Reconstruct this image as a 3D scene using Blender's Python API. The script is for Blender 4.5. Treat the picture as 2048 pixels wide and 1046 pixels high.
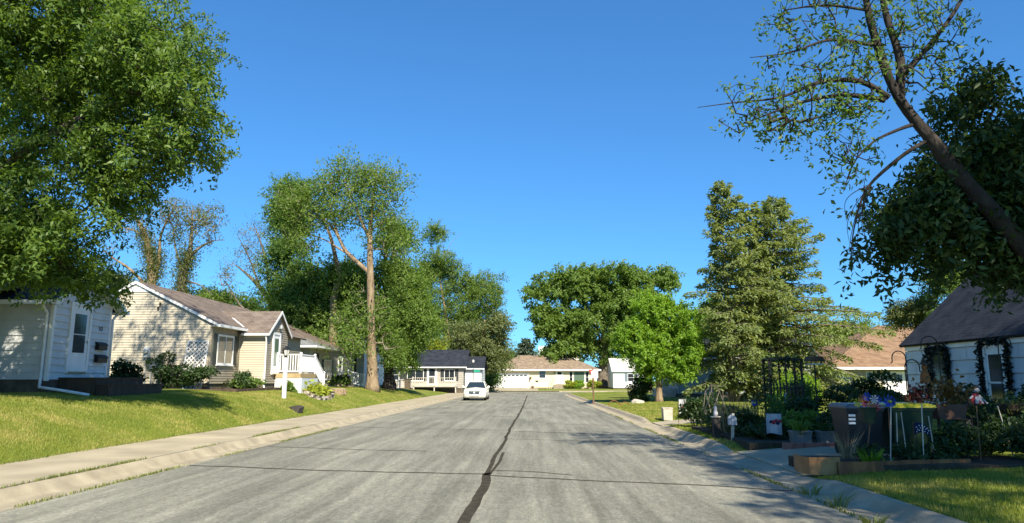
import bpy, math, random
import numpy as np
from mathutils import Vector
random.seed(7); RNG = np.random.default_rng(7)
R = math.radians
for o in list(bpy.data.objects): bpy.data.objects.remove(o)
S = bpy.context.scene; COL = S.collection

# ------------------------------------------------------------------ camera, sky, sun, exposure
F, CX, CY, HC = 1420.0, 1024.0, 523.0, 1.55
PITCH, YAW = 9.515, 1.432
cam = bpy.data.cameras.new('camera'); cam.sensor_width = 36; cam.lens = 36*F/2048
cam.clip_start = 0.1; cam.clip_end = 3000
co = bpy.data.objects.new('camera', cam); COL.objects.link(co)
co.location = (0, 0, HC); co.rotation_euler = (R(90+PITCH), 0, R(YAW)); S.camera = co
SUN_AZ, SUN_EL = -20.0, 41.0         # the sun stands behind the viewer, a little to the right
W = bpy.data.worlds.new('World'); S.world = W; W.use_nodes = True
wn = W.node_tree; wn.nodes.clear()
sky = wn.nodes.new('ShaderNodeTexSky'); sky.sky_type = 'NISHITA'; sky.sun_disc = False
sky.sun_elevation = R(SUN_EL); sky.sun_rotation = R(180+SUN_AZ)
sky.altitude = 300; sky.air_density = 1.0; sky.dust_density = 0.25; sky.ozone_density = 3.0
bg = wn.nodes.new('ShaderNodeBackground'); bg.inputs['Strength'].default_value = 0.088
wo = wn.nodes.new('ShaderNodeOutputWorld')
tint = wn.nodes.new('ShaderNodeMixRGB'); tint.blend_type = 'MULTIPLY'; tint.inputs[0].default_value = 1; tint.inputs[2].default_value = (.41, .95, 1.47, 1)
gam = wn.nodes.new('ShaderNodeGamma'); gam.inputs[1].default_value = .8
wn.links.new(sky.outputs[0], gam.inputs[0]); wn.links.new(gam.outputs[0], tint.inputs[1]); wn.links.new(tint.outputs[0], bg.inputs[0]); wn.links.new(bg.outputs[0], wo.inputs[0])
sl = bpy.data.lights.new('sun', 'SUN'); sl.energy = 5.0; sl.angle = R(0.53); sl.color = (1, 0.91, 0.74)
so = bpy.data.objects.new('sun', sl); COL.objects.link(so); so.location = (-20, -60, 60)
ld = Vector((math.sin(R(SUN_AZ))*math.cos(R(SUN_EL)), math.cos(R(SUN_AZ))*math.cos(R(SUN_EL)), -math.sin(R(SUN_EL))))
so.rotation_euler = ld.to_track_quat('-Z', 'Y').to_euler()
vs = S.view_settings; vs.view_transform = 'Standard'; vs.look = 'None'; vs.exposure = 1.0; vs.gamma = 1; vs.use_curve_mapping = False
S.render.resolution_x = 1024; S.render.resolution_y = 523

# ------------------------------------------------------------------ measuring helpers: a sighting in the photograph at a chosen distance -> a place
_p, _y = R(PITCH), R(YAW)
FW = np.array([-math.sin(_y)*math.cos(_p), math.cos(_y)*math.cos(_p), math.sin(_p)])
RT = np.array([math.cos(_y), math.sin(_y), 0]); UP = np.cross(RT, FW)
def at(px, py, Y):
    d = FW+RT*(px-CX)/F-UP*(py-CY)/F
    t = Y/d[1]; return np.array([d[0]*t, Y, HC+d[2]*t])
def sm(a, b, x): 
    t = np.clip((np.asarray(x, float)-a)/(b-a), 0, 1); return t*t*(3-2*t)
LX, RX = -9.0, 4.42                     # lawn edges
def hL(X, Y):
    u = LX-np.asarray(X, float); Y = np.asarray(Y, float)
    z = np.interp(u, [0, .5, 1.2, 2, 3, 5, 12, 60], [0, .27, .56, .78, .93, 1.05, 1.1, 1.1])
    k = np.interp(Y, [-10, 24, 32, 33.4, 35, 37, 38.5, 50, 60, 75, 88, 100, 400], [1, 1, 1, .95, .62, .75, .95, .95, .85, .55, .1, .1, .1])
    k = k+(1-k)*sm(1.3, 2.2, u)*np.interp(Y, [33, 44, 60], [1, .6, 0])
    return .13+z*k+.02*np.sin(X*1.3+Y*.7)*sm(0, 1, u)
def kerb_h(Y, side):
    if side > 0:
        Y = np.asarray(Y, float); return .018+.112*(1-(sm(10.6, 12.0, Y)-sm(15.9, 17.2, Y))-(sm(23.2, 24.6, Y)-sm(26.6, 28, Y)))
    return .13
def hR(X, Y):
    u = np.asarray(X, float)-RX; k = kerb_h(Y, 1)
    return k+(.13-k)*sm(0, 1.2, u)+.14*sm(0, 7, u)+.012*np.sin(X*1.1+np.asarray(Y, float)*.9)*sm(0, 1, u)
def gz(X, Y): return float(hL(X, Y)) if X < 0 else float(hR(X, Y))
def onground(px, py):                    # where a line of sight meets the lawn
    d = FW+RT*(px-CX)/F-UP*(py-CY)/F
    for Y in np.arange(6, 120, .1):
        t = Y/d[1]; X, z = d[0]*t, HC+d[2]*t
        if z <= gz(X, Y): return np.array([X, Y, gz(X, Y)])
    return np.array([X, Y, gz(X, Y)])

# ------------------------------------------------------------------ materials
MT = {}
def _new(name):
    m = bpy.data.materials.new(name); m.use_nodes = True; nt = m.node_tree; nt.nodes.clear()
    out = nt.nodes.new('ShaderNodeOutputMaterial'); b = nt.nodes.new('ShaderNodeBsdfPrincipled')
    nt.links.new(b.outputs[0], out.inputs[0]); MT[name] = m
    return m, nt, b, out
def c4(c): return (c[0], c[1], c[2], 1)
def pm(name, c1, c2=None, scale=4, rough=.7, bump=0, bscale=None, detail=5, metal=0, stretch=(1, 1, 1), spec=.3, lo=.35, hi=.65):
    m, nt, b, out = _new(name); N = nt.nodes.new; L = nt.links.new
    b.inputs['Roughness'].default_value = rough; b.inputs['Metallic'].default_value = metal
    b.inputs['Specular IOR Level'].default_value = spec
    if c2 is None: c2 = tuple(x*.82 for x in c1)
    tc = N('ShaderNodeTexCoord'); mp = N('ShaderNodeMapping'); mp.inputs['Scale'].default_value = stretch
    L(tc.outputs['Object'], mp.inputs[0])
    nz = N('ShaderNodeTexNoise'); nz.inputs['Scale'].default_value = scale; nz.inputs['Detail'].default_value = detail
    L(mp.outputs[0], nz.inputs[0])
    rp = N('ShaderNodeValToRGB'); rp.color_ramp.elements[0].position = lo; rp.color_ramp.elements[1].position = hi
    rp.color_ramp.elements[0].color = c4(c2); rp.color_ramp.elements[1].color = c4(c1)
    L(nz.outputs[0], rp.inputs[0]); L(rp.outputs[0], b.inputs['Base Color'])
    if bump:
        n2 = N('ShaderNodeTexNoise'); n2.inputs['Scale'].default_value = bscale or scale*4; n2.inputs['Detail'].default_value = 4
        L(mp.outputs[0], n2.inputs[0]); bp = N('ShaderNodeBump'); bp.inputs['Strength'].default_value = bump; bp.inputs['Distance'].default_value = .07 if name.startswith('bark') else .02
        L(n2.outputs[0], bp.inputs['Height']); L(bp.outputs[0], b.inputs['Normal'])
    return m
def leafmat(name, c1, c2, c3=None, trans=.35, rough=.5, ns=.55, wr=.55, wn_=.5, det=2):
    m, nt, b, out = _new(name); N = nt.nodes.new; L = nt.links.new
    g = N('ShaderNodeNewGeometry'); tc = N('ShaderNodeTexCoord')
    nz = N('ShaderNodeTexNoise'); nz.inputs['Scale'].default_value = ns; nz.inputs['Detail'].default_value = det
    L(tc.outputs['Object'], nz.inputs[0])
    mx = N('ShaderNodeMath'); mx.operation = 'MULTIPLY_ADD'; mx.inputs[1].default_value = wr
    L(g.outputs['Random Per Island'], mx.inputs[0])
    m2 = N('ShaderNodeMath'); m2.operation = 'MULTIPLY'; m2.inputs[1].default_value = wn_
    L(nz.outputs[0], m2.inputs[0]); L(m2.outputs[0], mx.inputs[2])
    rp = N('ShaderNodeValToRGB'); e = rp.color_ramp.elements
    e[0].position = .15; e[0].color = c4(c2); e[1].position = .75; e[1].color = c4(c1)
    if c3: q = e.new(.93); q.color = c4(c3)
    L(mx.outputs[0], rp.inputs[0]); L(rp.outputs[0], b.inputs['Base Color'])
    b.inputs['Roughness'].default_value = rough; b.inputs['Specular IOR Level'].default_value = .35
    tr = N('ShaderNodeBsdfTranslucent'); 
    gm = N('ShaderNodeMixRGB'); gm.blend_type = 'MULTIPLY'; gm.inputs[0].default_value = 1; gm.inputs[2].default_value = (1.5, 1.45, .6, 1)
    L(rp.outputs[0], gm.inputs[1]); L(gm.outputs[0], tr.inputs[0])
    ms = N('ShaderNodeMixShader'); ms.inputs[0].default_value = trans
    L(b.outputs[0], ms.inputs[1]); L(tr.outputs[0], ms.inputs[2]); L(ms.outputs[0], out.inputs[0])
    return m
def shingle(name, c1, c2, c3, row=.15, wid=.32):
    m, nt, b, out = _new(name); N = nt.nodes.new; L = nt.links.new
    uv = N('ShaderNodeUVMap'); br = N('ShaderNodeTexBrick')
    br.inputs['Scale'].default_value = 1; br.inputs['Brick Width'].default_value = wid; br.inputs['Row Height'].default_value = row
    br.inputs['Mortar Size'].default_value = .008; br.inputs['Color1'].default_value = c4(c1); br.inputs['Color2'].default_value = c4(c2)
    br.inputs['Mortar'].default_value = c4(tuple(x*.45 for x in c2)); br.inputs['Bias'].default_value = -.1
    L(uv.outputs[0], br.inputs[0])
    nz = N('ShaderNodeTexNoise'); nz.inputs['Scale'].default_value = 1.6; nz.inputs['Detail'].default_value = 8; L(uv.outputs[0], nz.inputs[0])
    mx = N('ShaderNodeMixRGB'); mx.inputs[2].default_value = c4(c3)
    rp = N('ShaderNodeMapRange'); rp.inputs[1].default_value = .42; rp.inputs[2].default_value = .72; L(nz.outputs[0], rp.inputs[0])
    L(rp.outputs[0], mx.inputs[0]); L(br.outputs[0], mx.inputs[1]); L(mx.outputs[0], b.inputs['Base Color'])
    bp = N('ShaderNodeBump'); bp.inputs['Strength'].default_value = .6; bp.inputs['Distance'].default_value = .02
    L(br.outputs['Fac'], bp.inputs['Height']); bp.invert = True; L(bp.outputs[0], b.inputs['Normal'])
    b.inputs['Roughness'].default_value = .9; b.inputs['Specular IOR Level'].default_value = .15
    return m
def glassmat(name, c=(.02, .025, .03), rough=.06):
    m, nt, b, out = _new(name); b.inputs['Base Color'].default_value = c4(c); b.inputs['Roughness'].default_value = rough
    b.inputs['Specular IOR Level'].default_value = .8
    return m
def asphalt(name):
    m, nt, b, out = _new(name); N = nt.nodes.new; L = nt.links.new
    tc = N('ShaderNodeTexCoord')
    def noise(scale, st, det=4, rough=.55):
        mp = N('ShaderNodeMapping'); mp.inputs['Scale'].default_value = st; L(tc.outputs['Object'], mp.inputs[0])
        n = N('ShaderNodeTexNoise'); n.inputs['Scale'].default_value = scale; n.inputs['Detail'].default_value = det; n.inputs['Roughness'].default_value = rough
        L(mp.outputs[0], n.inputs[0]); return n.outputs[0]
    def rmp(src, a, bb, lo, hi):
        r = N('ShaderNodeMapRange'); r.inputs[1].default_value = a; r.inputs[2].default_value = bb; r.inputs[3].default_value = lo; r.inputs[4].default_value = hi
        L(src, r.inputs[0]); return r.outputs[0]
    def mul(a, bb):
        k = N('ShaderNodeMath'); k.operation = 'MULTIPLY'; L(a, k.inputs[0]); L(bb, k.inputs[1]); return k.outputs[0]
    streak = rmp(noise(1.0, (3.4, .16, 1), 7, .66), .38, .64, .67, 1.06)        # tyre-polished lanes and old sealer, drawn out along the road
    blot = rmp(noise(.45, (1, .45, 1), 5), .36, .62, .76, 1.06)
    grit = rmp(noise(60, (1, 1, 1), 4, .85), .3, .7, .5, 1.5)
    fine = rmp(noise(13, (1, .35, 1), 4, .7), .3, .7, .74, 1.22)
    v = mul(mul(mul(streak, blot), mul(grit, fine)), rmp(noise(24, (1, .7, 1), 3, .7), .35, .65, .8, 1.22))
    mx = N('ShaderNodeMixRGB'); mx.blend_type = 'MULTIPLY'; mx.inputs[0].default_value = 1; mx.inputs[1].default_value = (.255, .248, .195, 1)
    L(v, mx.inputs[2]); L(mx.outputs[0], b.inputs['Base Color'])
    bp = N('ShaderNodeBump'); bp.inputs['Strength'].default_value = .5; bp.inputs['Distance'].default_value = .01
    L(noise(90, (1, 1, 1), 2), bp.inputs['Height']); L(bp.outputs[0], b.inputs['Normal'])
    b.inputs['Roughness'].default_value = .85; b.inputs['Specular IOR Level'].default_value = .25
    return m
def lawnmat(name, c1, c2, c3):
    m, nt, b, out = _new(name); N = nt.nodes.new; L = nt.links.new
    tc = N('ShaderNodeTexCoord')
    def noise(scale, det=4):
        n = N('ShaderNodeTexNoise'); n.inputs['Scale'].default_value = scale; n.inputs['Detail'].default_value = det; L(tc.outputs['Object'], n.inputs[0]); return n.outputs[0]
    r1 = N('ShaderNodeValToRGB'); r1.color_ramp.elements[0].position = .36; r1.color_ramp.elements[1].position = .6
    r1.color_ramp.elements[0].color = c4(c2); r1.color_ramp.elements[1].color = c4(c1); L(noise(2.2, 7), r1.inputs[0])
    r2 = N('ShaderNodeMapRange'); r2.inputs[1].default_value = .52; r2.inputs[2].default_value = .68; L(noise(.5, 6), r2.inputs[0])
    mx = N('ShaderNodeMixRGB'); mx.inputs[2].default_value = c4(c3); L(r2.outputs[0], mx.inputs[0]); L(r1.outputs[0], mx.inputs[1])
    L(mx.outputs[0], b.inputs['Base Color']); b.inputs['Roughness'].default_value = .95; b.inputs['Specular IOR Level'].default_value = .1
    bp = N('ShaderNodeBump'); bp.inputs['Strength'].default_value = .8; bp.inputs['Distance'].default_value = .05
    L(noise(38, 4), bp.inputs['Height']); L(bp.outputs[0], b.inputs['Normal'])
    return m
asphalt('asphalt')
pm('tar', (.062, .055, .042), (.038, .034, .026), 7, .95, .3, spec=.05)
pm('concrete', (.40, .345, .24), (.29, .25, .17), .8, .9, .3, 40, 8)
pm('concrete_curb', (.40, .345, .24), (.27, .23, .16), 2.2, .9, .35, 30, 8)
pm('foundation', (.14, .115, .09), (.08, .065, .05), 5, .9, .3)
lawnmat('lawn', (.17, .20, .032), (.12, .16, .024), (.27, .245, .07))
pm('earth', (.07, .055, .035), (.04, .03, .02), 6, 1, .5)
leafmat('grass_blade', (.23, .265, .04), (.14, .20, .026), (.42, .37, .12), .4, .6, .75, .25, 1.2, 6)
leafmat('weed', (.20, .22, .05), (.11, .15, .03), None, .3)
pm('siding_white', (.6, .62, .62), (.5, .52, .52), 1.5, .55, .1)
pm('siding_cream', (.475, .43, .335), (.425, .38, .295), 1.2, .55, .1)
pm('siding_cream_shaded', (.31, .27, .20), (.27, .235, .175), 1.2, .55, .1)  # the cream siding darkened: painted shade for walls facing the street
pm('siding_grey', (.37, .345, .30), (.31, .29, .25), 1.2, .6, .1)
pm('siding_pale_blue', (.62, .67, .70), (.54, .6, .63), 1.2, .6, .1)
pm('siding_green_grey', (.30, .34, .33), (.24, .28, .27), 1.2, .6, .1)
pm('siding_yellow', (.72, .63, .42), (.66, .57, .37), 1, .6, .1)
pm('panel_white', (.56, .60, .63), (.47, .51, .54), 1.4, .6, .15, 20)
pm('trim_white', (.78, .78, .76), (.7, .7, .68), 2, .45)
pm('trim_dark', (.045, .05, .05), (.03, .035, .035), 3, .5)
pm('shutter_green', (.05, .06, .052), (.04, .048, .042), 3, .6)
pm('shutter_blue', (.17, .22, .26), (.14, .18, .22), 3, .6)
pm('metal_grey', (.36, .38, .38), (.28, .3, .3), 4, .4, metal=.3)
pm('meter_grey', (.5, .52, .52), (.42, .44, .44), 4, .4)
pm('black_metal', (.012, .012, .013), (.02, .018, .017), 8, .45)
pm('brown_wood', (.09, .06, .04), (.055, .038, .026), 5, .85, .3, stretch=(1, 1, .2))
pm('post_wood', (.17, .10, .055), (.11, .065, .035), 6, .85, .3, stretch=(1, 1, .15))
pm('deck_wood', (.42, .31, .16), (.34, .25, .13), 4, .8, .2)
pm('vinyl_white', (.82, .82, .81), (.76, .76, .75), 1.5, .4)
pm('weathered_white', (.58, .54, .46), (.42, .38, .31), 3, .8)
shingle('shingle_brown', (.175, .135, .11), (.115, .09, .075), (.205, .165, .135))
shingle('shingle_tan', (.25, .155, .095), (.165, .105, .065), (.285, .185, .115))
shingle('shingle_grey', (.20, .21, .20), (.14, .15, .145), (.24, .24, .225))
shingle('shingle_dark', (.026, .031, .041), (.016, .019, .027), (.036, .041, .052))
shingle('shingle_warm', (.25, .19, .135), (.16, .12, .09), (.30, .23, .17))
shingle('shingle_pale', (.55, .54, .48), (.47, .46, .41), (.6, .58, .52))
glassmat('glass'); glassmat('glass_green', (.10, .15, .11), .1); glassmat('glass_tan', (.22, .19, .14), .12); glassmat('glass_car', (.02, .03, .035), .04)
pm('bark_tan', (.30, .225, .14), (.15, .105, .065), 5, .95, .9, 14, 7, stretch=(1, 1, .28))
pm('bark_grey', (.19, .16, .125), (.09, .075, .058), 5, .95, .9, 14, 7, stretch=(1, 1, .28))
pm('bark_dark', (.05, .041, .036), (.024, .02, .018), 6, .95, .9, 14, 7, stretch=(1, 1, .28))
pm('twig_pale', (.24, .20, .16), (.16, .13, .10), 3, .9)
pm('twig_dark', (.05, .04, .034), (.035, .028, .024), 3, .9)
leafmat('leaf_ash', (.14, .225, .038), (.055, .11, .02), (.24, .30, .075), .46)
leafmat('leaf_mid', (.18, .265, .052), (.085, .16, .03), (.24, .31, .075), .5)
leafmat('leaf_deep', (.115, .20, .042), (.055, .115, .025), (.16, .24, .06), .5)
leafmat('leaf_lime', (.235, .38, .038), (.12, .235, .022), (.30, .42, .06), .5)
leafmat('leaf_shade', (.06, .105, .026), (.03, .06, .016), (.08, .13, .03), .3)  # leaf green darkened so that shade sits in the colour
leafmat('leaf_olive', (.16, .19, .07), (.10, .13, .04), (.24, .235, .09), .42)
leafmat('leaf_yellow', (.30, .29, .06), (.19, .20, .04), (.38, .34, .07))
leafmat('leaf_hosta', (.38, .40, .05), (.22, .29, .03), (.45, .43, .08))
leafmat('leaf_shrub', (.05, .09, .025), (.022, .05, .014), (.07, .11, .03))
leafmat('leaf_gold', (.30, .34, .03), (.19, .25, .02), (.38, .37, .05))
leafmat('needle', (.23, .285, .10), (.13, .17, .06), (.30, .30, .14), .42, .7)
leafmat('needle_blue', (.10, .14, .095), (.06, .09, .06), None, .15, .7)
leafmat('leaf_rust', (.25, .12, .03), (.13, .08, .025), (.32, .2, .04), .2)
leafmat('leaf_red', (.22, .05, .03), (.10, .03, .025), (.28, .1, .05), .2)
leafmat('straw', (.34, .28, .17), (.2, .16, .09), None, .2)
leafmat('garland', (.014, .022, .014), (.007, .011, .008), None, .05)
leafmat('petals', (.55, .06, .10), (.5, .42, .03), (.6, .55, .5), .2)
pm('petal_blue', (.03, .10, .50), (.02, .05, .3), 30, .5)
pm('rust', (.30, .125, .045), (.15, .06, .028), 5, .85, .4, 12, 8, stretch=(1, 1, .25))
pm('rust_orange', (.42, .22, .09), (.30, .14, .055), 3, .8, .3, 9, 8)
pm('brick_pink', (.36, .17, .13), (.26, .12, .09), 6, .9, .4)
pm('stone', (.33, .28, .2), (.2, .165, .12), 5, .95, .5)
pm('stone_pale', (.5, .46, .38), (.38, .34, .27), 5, .95, .5)
pm('stone_dark', (.06, .052, .045), (.035, .03, .027), 5, .95, .5)
pm('stump_top', (.5, .43, .31), (.4, .33, .23), 8, .9, .3)
pm('bin_black', (.025, .027, .03), (.018, .02, .022), 4, .45)
pm('bin_green', (.02, .045, .025), (.015, .035, .02), 4, .45)
pm('bin_brown', (.12, .09, .065), (.09, .07, .05), 4, .5)
pm('lid_yellow', (.50, .45, .02), (.42, .38, .02), 4, .4)
pm('lid_blue_grey', (.10, .13, .16), (.08, .10, .13), 4, .4)
pm('plastic_grey', (.20, .21, .20), (.15, .16, .15), 4, .5)
pm('terracotta', (.16, .085, .06), (.11, .06, .045), 4, .8)
pm('car_paint', (.80, .77, .66), (.78, .75, .64), 1, .25, spec=.6)
pm('chrome', (.6, .6, .6), (.5, .5, .5), 2, .2, metal=1)
pm('tyre', (.018, .018, .019), (.013, .013, .014), 9, .85)
pm('rim', (.42, .43, .44), (.36, .37, .38), 4, .3, metal=.8)
pm('lamp_glass', (.55, .55, .52), (.5, .5, .47), 4, .15)
pm('sign_green', (.03, .30, .20), (.025, .27, .18), 3, .4)
pm('sign_red', (.48, .045, .03), (.42, .04, .03), 3, .5)
pm('paint_white', (.8, .8, .79), (.76, .76, .75), 3, .5)
pm('cloth_white', (.5, .49, .5), (.4, .39, .41), 6, .9)
pm('cloth_navy', (.014, .02, .07), (.01, .015, .05), 6, .9)
pm('cloth_red', (.35, .04, .05), (.28, .03, .04), 6, .9)
pm('cloth_orange', (.42, .16, .05), (.33, .12, .04), 6, .9)
pm('number_dark', (.06, .06, .065), (.05, .05, .055), 4, .5)

# ------------------------------------------------------------------ mesh helpers
ORG = {}
class MB:
    def __init__(s): s.v = []; s.f = []; s.uv = {}
    def add(s, vs, fs):
        n = len(s.v); s.v += [tuple(map(float, p)) for p in vs]; s.f += [tuple(n+i for i in f) for f in fs]
    def box(s, x0, x1, y0, y1, z0, z1):
        s.add([(x0, y0, z0), (x1, y0, z0), (x1, y1, z0), (x0, y1, z0), (x0, y0, z1), (x1, y0, z1), (x1, y1, z1), (x0, y1, z1)],
              [(0, 3, 2, 1), (4, 5, 6, 7), (0, 1, 5, 4), (1, 2, 6, 5), (2, 3, 7, 6), (3, 0, 4, 7)]); return s
    def obox(s, c, a, b, d):            # centre and three half axes
        c, a, b, d = (np.array(q, float) for q in (c, a, b, d))
        P = [c+i*a+j*b+k*d for k in (-1, 1) for j in (-1, 1) for i in (-1, 1)]
        s.add(P, [(0, 2, 3, 1), (4, 5, 7, 6), (0, 1, 5, 4), (1, 3, 7, 5), (3, 2, 6, 7), (2, 0, 4, 6)]); return s
    def bar(s, p, q, w, h=None, up=(0, 0, 1)):
        p, q = np.array(p, float), np.array(q, float); d = q-p; L = np.linalg.norm(d); d /= L
        a = np.cross(d, up); 
        if np.linalg.norm(a) < 1e-4: a = np.cross(d, (1, 0, 0))
        a /= np.linalg.norm(a); b = np.cross(a, d)
        return s.obox((p+q)/2, d*L/2, a*w/2, b*(h or w)/2)
    def tube(s, pts, rad, n=8, cap=True):
        pts = [np.array(p, float) for p in pts]; m = len(pts)
        if not hasattr(rad, '__len__'): rad = [rad]*m
        base = len(s.v); ref = np.array((0.0, 0, 1))
        T0 = pts[1]-pts[0]; T0 /= np.linalg.norm(T0)
        if abs(T0[2]) > .9: ref = np.array((1.0, 0, 0))
        a = np.cross(T0, ref); a /= np.linalg.norm(a)
        for i in range(m):
            T = pts[min(i+1, m-1)]-pts[max(i-1, 0)]; T /= np.linalg.norm(T)+1e-9
            a = a-T*np.dot(a, T); a /= np.linalg.norm(a)+1e-9; b = np.cross(T, a)
            for k in range(n):
                t = 2*math.pi*k/n; s.v.append(tuple(pts[i]+rad[i]*(math.cos(t)*a+math.sin(t)*b)))
        for i in range(m-1):
            for k in range(n):
                k2 = (k+1) % n; s.f.append((base+i*n+k, base+i*n+k2, base+(i+1)*n+k2, base+(i+1)*n+k))
        if cap:
            s.f.append(tuple(base+k for k in range(n))[::-1]); s.f.append(tuple(base+(m-1)*n+k for k in range(n)))
        return s
    def lathe(s, prof, c=(0, 0, 0), n=12, axis='z'):
        base = len(s.v)
        for r, z in prof:
            for k in range(n):
                t = 2*math.pi*k/n; x, y = r*math.cos(t), r*math.sin(t)
                s.v.append((c[0]+x, c[1]+y, c[2]+z) if axis == 'z' else ((c[0]+z, c[1]+x, c[2]+y) if axis == 'x' else (c[0]+x, c[1]+z, c[2]+y)))
        for i in range(len(prof)-1):
            for k in range(n):
                k2 = (k+1) % n; s.f.append((base+i*n+k, base+i*n+k2, base+(i+1)*n+k2, base+(i+1)*n+k))
        s.f.append(tuple(base+k for k in range(n))[::-1]); s.f.append(tuple(base+(len(prof)-1)*n+k for k in range(n)))
        return s
    def prism(s, poly, off):            # planar polygon (3d points) pushed along off
        P = [np.array(p, float) for p in poly]; n = len(P); o = np.array(off, float)
        s.add(P+[p+o for p in P], [tuple(range(n))[::-1], tuple(range(n, 2*n))]+[(i, (i+1) % n, n+(i+1) % n, n+i) for i in range(n)]); return s
    def slab(s, p0, p1, p2, p3, t):     # roof plane: p0-p1 eave, p3-p2 ridge; carries metre uv on top
        P = [np.array(p, float) for p in (p0, p1, p2, p3)]
        n = np.cross(P[1]-P[0], P[3]-P[0]); 
        if np.linalg.norm(n) < 1e-6: n = np.cross(P[1]-P[0], P[2]-P[0])
        n /= np.linalg.norm(n)
        if n[2] < 0: n = -n
        u = (P[1]-P[0])/np.linalg.norm(P[1]-P[0]); v = np.cross(n, u)
        fi = len(s.f); s.add(P+[p-n*t for p in P], [(0, 1, 2, 3), (4, 7, 6, 5), (0, 4, 5, 1), (1, 5, 6, 2), (2, 6, 7, 3), (3, 7, 4, 0)])
        s.uv[fi] = [(float((q-P[0])@u), float((q-P[0])@v)) for q in P]; return s
def nm_mesh(name, mb):
    me = bpy.data.meshes.new(name); me.from_pydata(mb.v, [], mb.f)
    if mb.uv:
        l = me.uv_layers.new(name='UVMap')
        for fi, uvs in mb.uv.items():
            for li, q in zip(me.polygons[fi].loop_indices, uvs): l.data[li].uv = q
    return me
def link(name, me, mat, parent=None, smooth=False):
    o = bpy.data.objects.new(name, me); COL.objects.link(o)
    if mat and not me.materials: me.materials.append(MT[mat])
    if smooth: me.shade_smooth()
    if parent is not None:
        o.parent = parent; og = ORG.get(parent.name, (0, 0, 0))
        me.transform(__import__('mathutils').Matrix.Translation((-og[0], -og[1], -og[2]))); ORG[o.name] = og
    return o
def obj(name, mb, mat, parent=None, smooth=False):      # mesh given in place; parts are stored relative to their thing
    return link(name, nm_mesh(name, mb), mat, parent, smooth)
def npmesh(name, V, Fq, mat, parent=None, smooth=False):  # numpy verts, (n,k) faces
    me = bpy.data.meshes.new(name); V = np.asarray(V, np.float32); Fq = np.asarray(Fq, np.int32); k = Fq.shape[1]
    me.vertices.add(len(V)); me.vertices.foreach_set('co', V.ravel())
    me.loops.add(Fq.size); me.loops.foreach_set('vertex_index', Fq.ravel())
    me.polygons.add(len(Fq)); me.polygons.foreach_set('loop_start', np.arange(0, Fq.size, k, dtype=np.int32))
    me.update(calc_edges=True); me.validate()
    return link(name, me, mat, parent, smooth)
def rep(name, me, loc, mat, parent, rz=0):              # a further copy of an alike piece, sharing mesh data (mesh centred on its own origin)
    o = bpy.data.objects.new(name, me); COL.objects.link(o)
    if not me.materials: me.materials.append(MT[mat])
    og = ORG.get(parent.name, (0, 0, 0)) if parent is not None else (0, 0, 0)
    o.parent = parent; o.location = (loc[0]-og[0], loc[1]-og[1], loc[2]-og[2]); o.rotation_euler[2] = rz
    ORG[o.name] = loc
    return o
def tag(o, label=None, cat=None, group=None, kind=None):
    if label: o['label'] = label
    if cat: o['category'] = cat
    if group: o['group'] = group
    if kind: o['kind'] = kind
    return o
def thing(name, label, cat, loc, group=None):
    o = bpy.data.objects.new(name, None); COL.objects.link(o); o.location = tuple(map(float, loc)); o.empty_display_size = .2
    ORG[o.name] = tuple(map(float, loc)); return tag(o, label, cat, group)
def struct(name, mb, mat): return tag(obj(name, mb, mat), kind='structure')

# ------------------------------------------------------------------ the setting: ground, road, kerbs, pavements
g = MB(); g.add([(-1500, -300, -.08), (1500, -300, -.08), (1500, 2500, -.08), (-1500, 2500, -.08)], [(0, 1, 2, 3)])
struct('ground', g, 'lawn')
def grid(name, xs, ys, fn, mat):
    X, Y = np.meshgrid(xs, ys); Z = fn(X, Y); V = np.stack([X, Y, Z], -1).reshape(-1, 3); nx = len(xs)
    i = np.arange(len(ys)-1)[:, None]*nx+np.arange(nx-1)[None]; Fq = np.stack([i, i+1, i+nx+1, i+nx], -1).reshape(-1, 4)
    return tag(npmesh(name, V, Fq, mat, smooth=True), kind='structure')
xl = np.concatenate([np.linspace(-120, -22, 10), np.linspace(-20, LX, 56)])
grid('lawn', xl, np.arange(-14, 86.1, .5), hL, 'lawn')
XR = np.concatenate([np.linspace(RX, 14, 32), np.linspace(16, 140, 10)])
for ya, yb, xs in ((-14, 11.99, XR), (11.99, 15.91, np.concatenate([[7.92], XR[XR > 8.0]])), (15.91, 24.59, XR), (24.59, 26.61, np.concatenate([[7.22], XR[XR > 7.3]])), (26.61, 86, XR)): grid('lawn', xs, np.linspace(ya, yb, max(3, int((yb-ya)/.4))), hR, 'lawn')
AL, AR = -6.35, 3.74                     # asphalt edges
def arc(cx, cy, r, a0, a1, n=12): return [(cx+r*math.cos(a0+(a1-a0)*i/n), cy+r*math.sin(a0+(a1-a0)*i/n)) for i in range(n+1)]
ra = arc(AR+8, 80, 8, math.pi, math.pi/2); la = arc(AL-8, 80, 8, 0, math.pi/2)
rd = MB()
rd.add([(AL, -14, 0), (AR, -14, 0), (AR, 80, 0), (AL, 80, 0)], [(0, 1, 2, 3)])
for i in range(12):
    (x0, y0), (x1, y1) = ra[i], ra[i+1]; (u0, v0), (u1, v1) = la[i], la[i+1]
    rd.add([(u0, v0, 0), (x0, y0, 0), (x1, y1, 0), (u1, v1, 0)], [(0, 1, 2, 3)])
rd.add([(-150, 88, 0), (150, 88, 0), (150, 99, 0), (-150, 99, 0)], [(0, 1, 2, 3)])
road = struct('road', rd, 'asphalt'); ORG[road.name] = (0, 0, 0)
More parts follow.
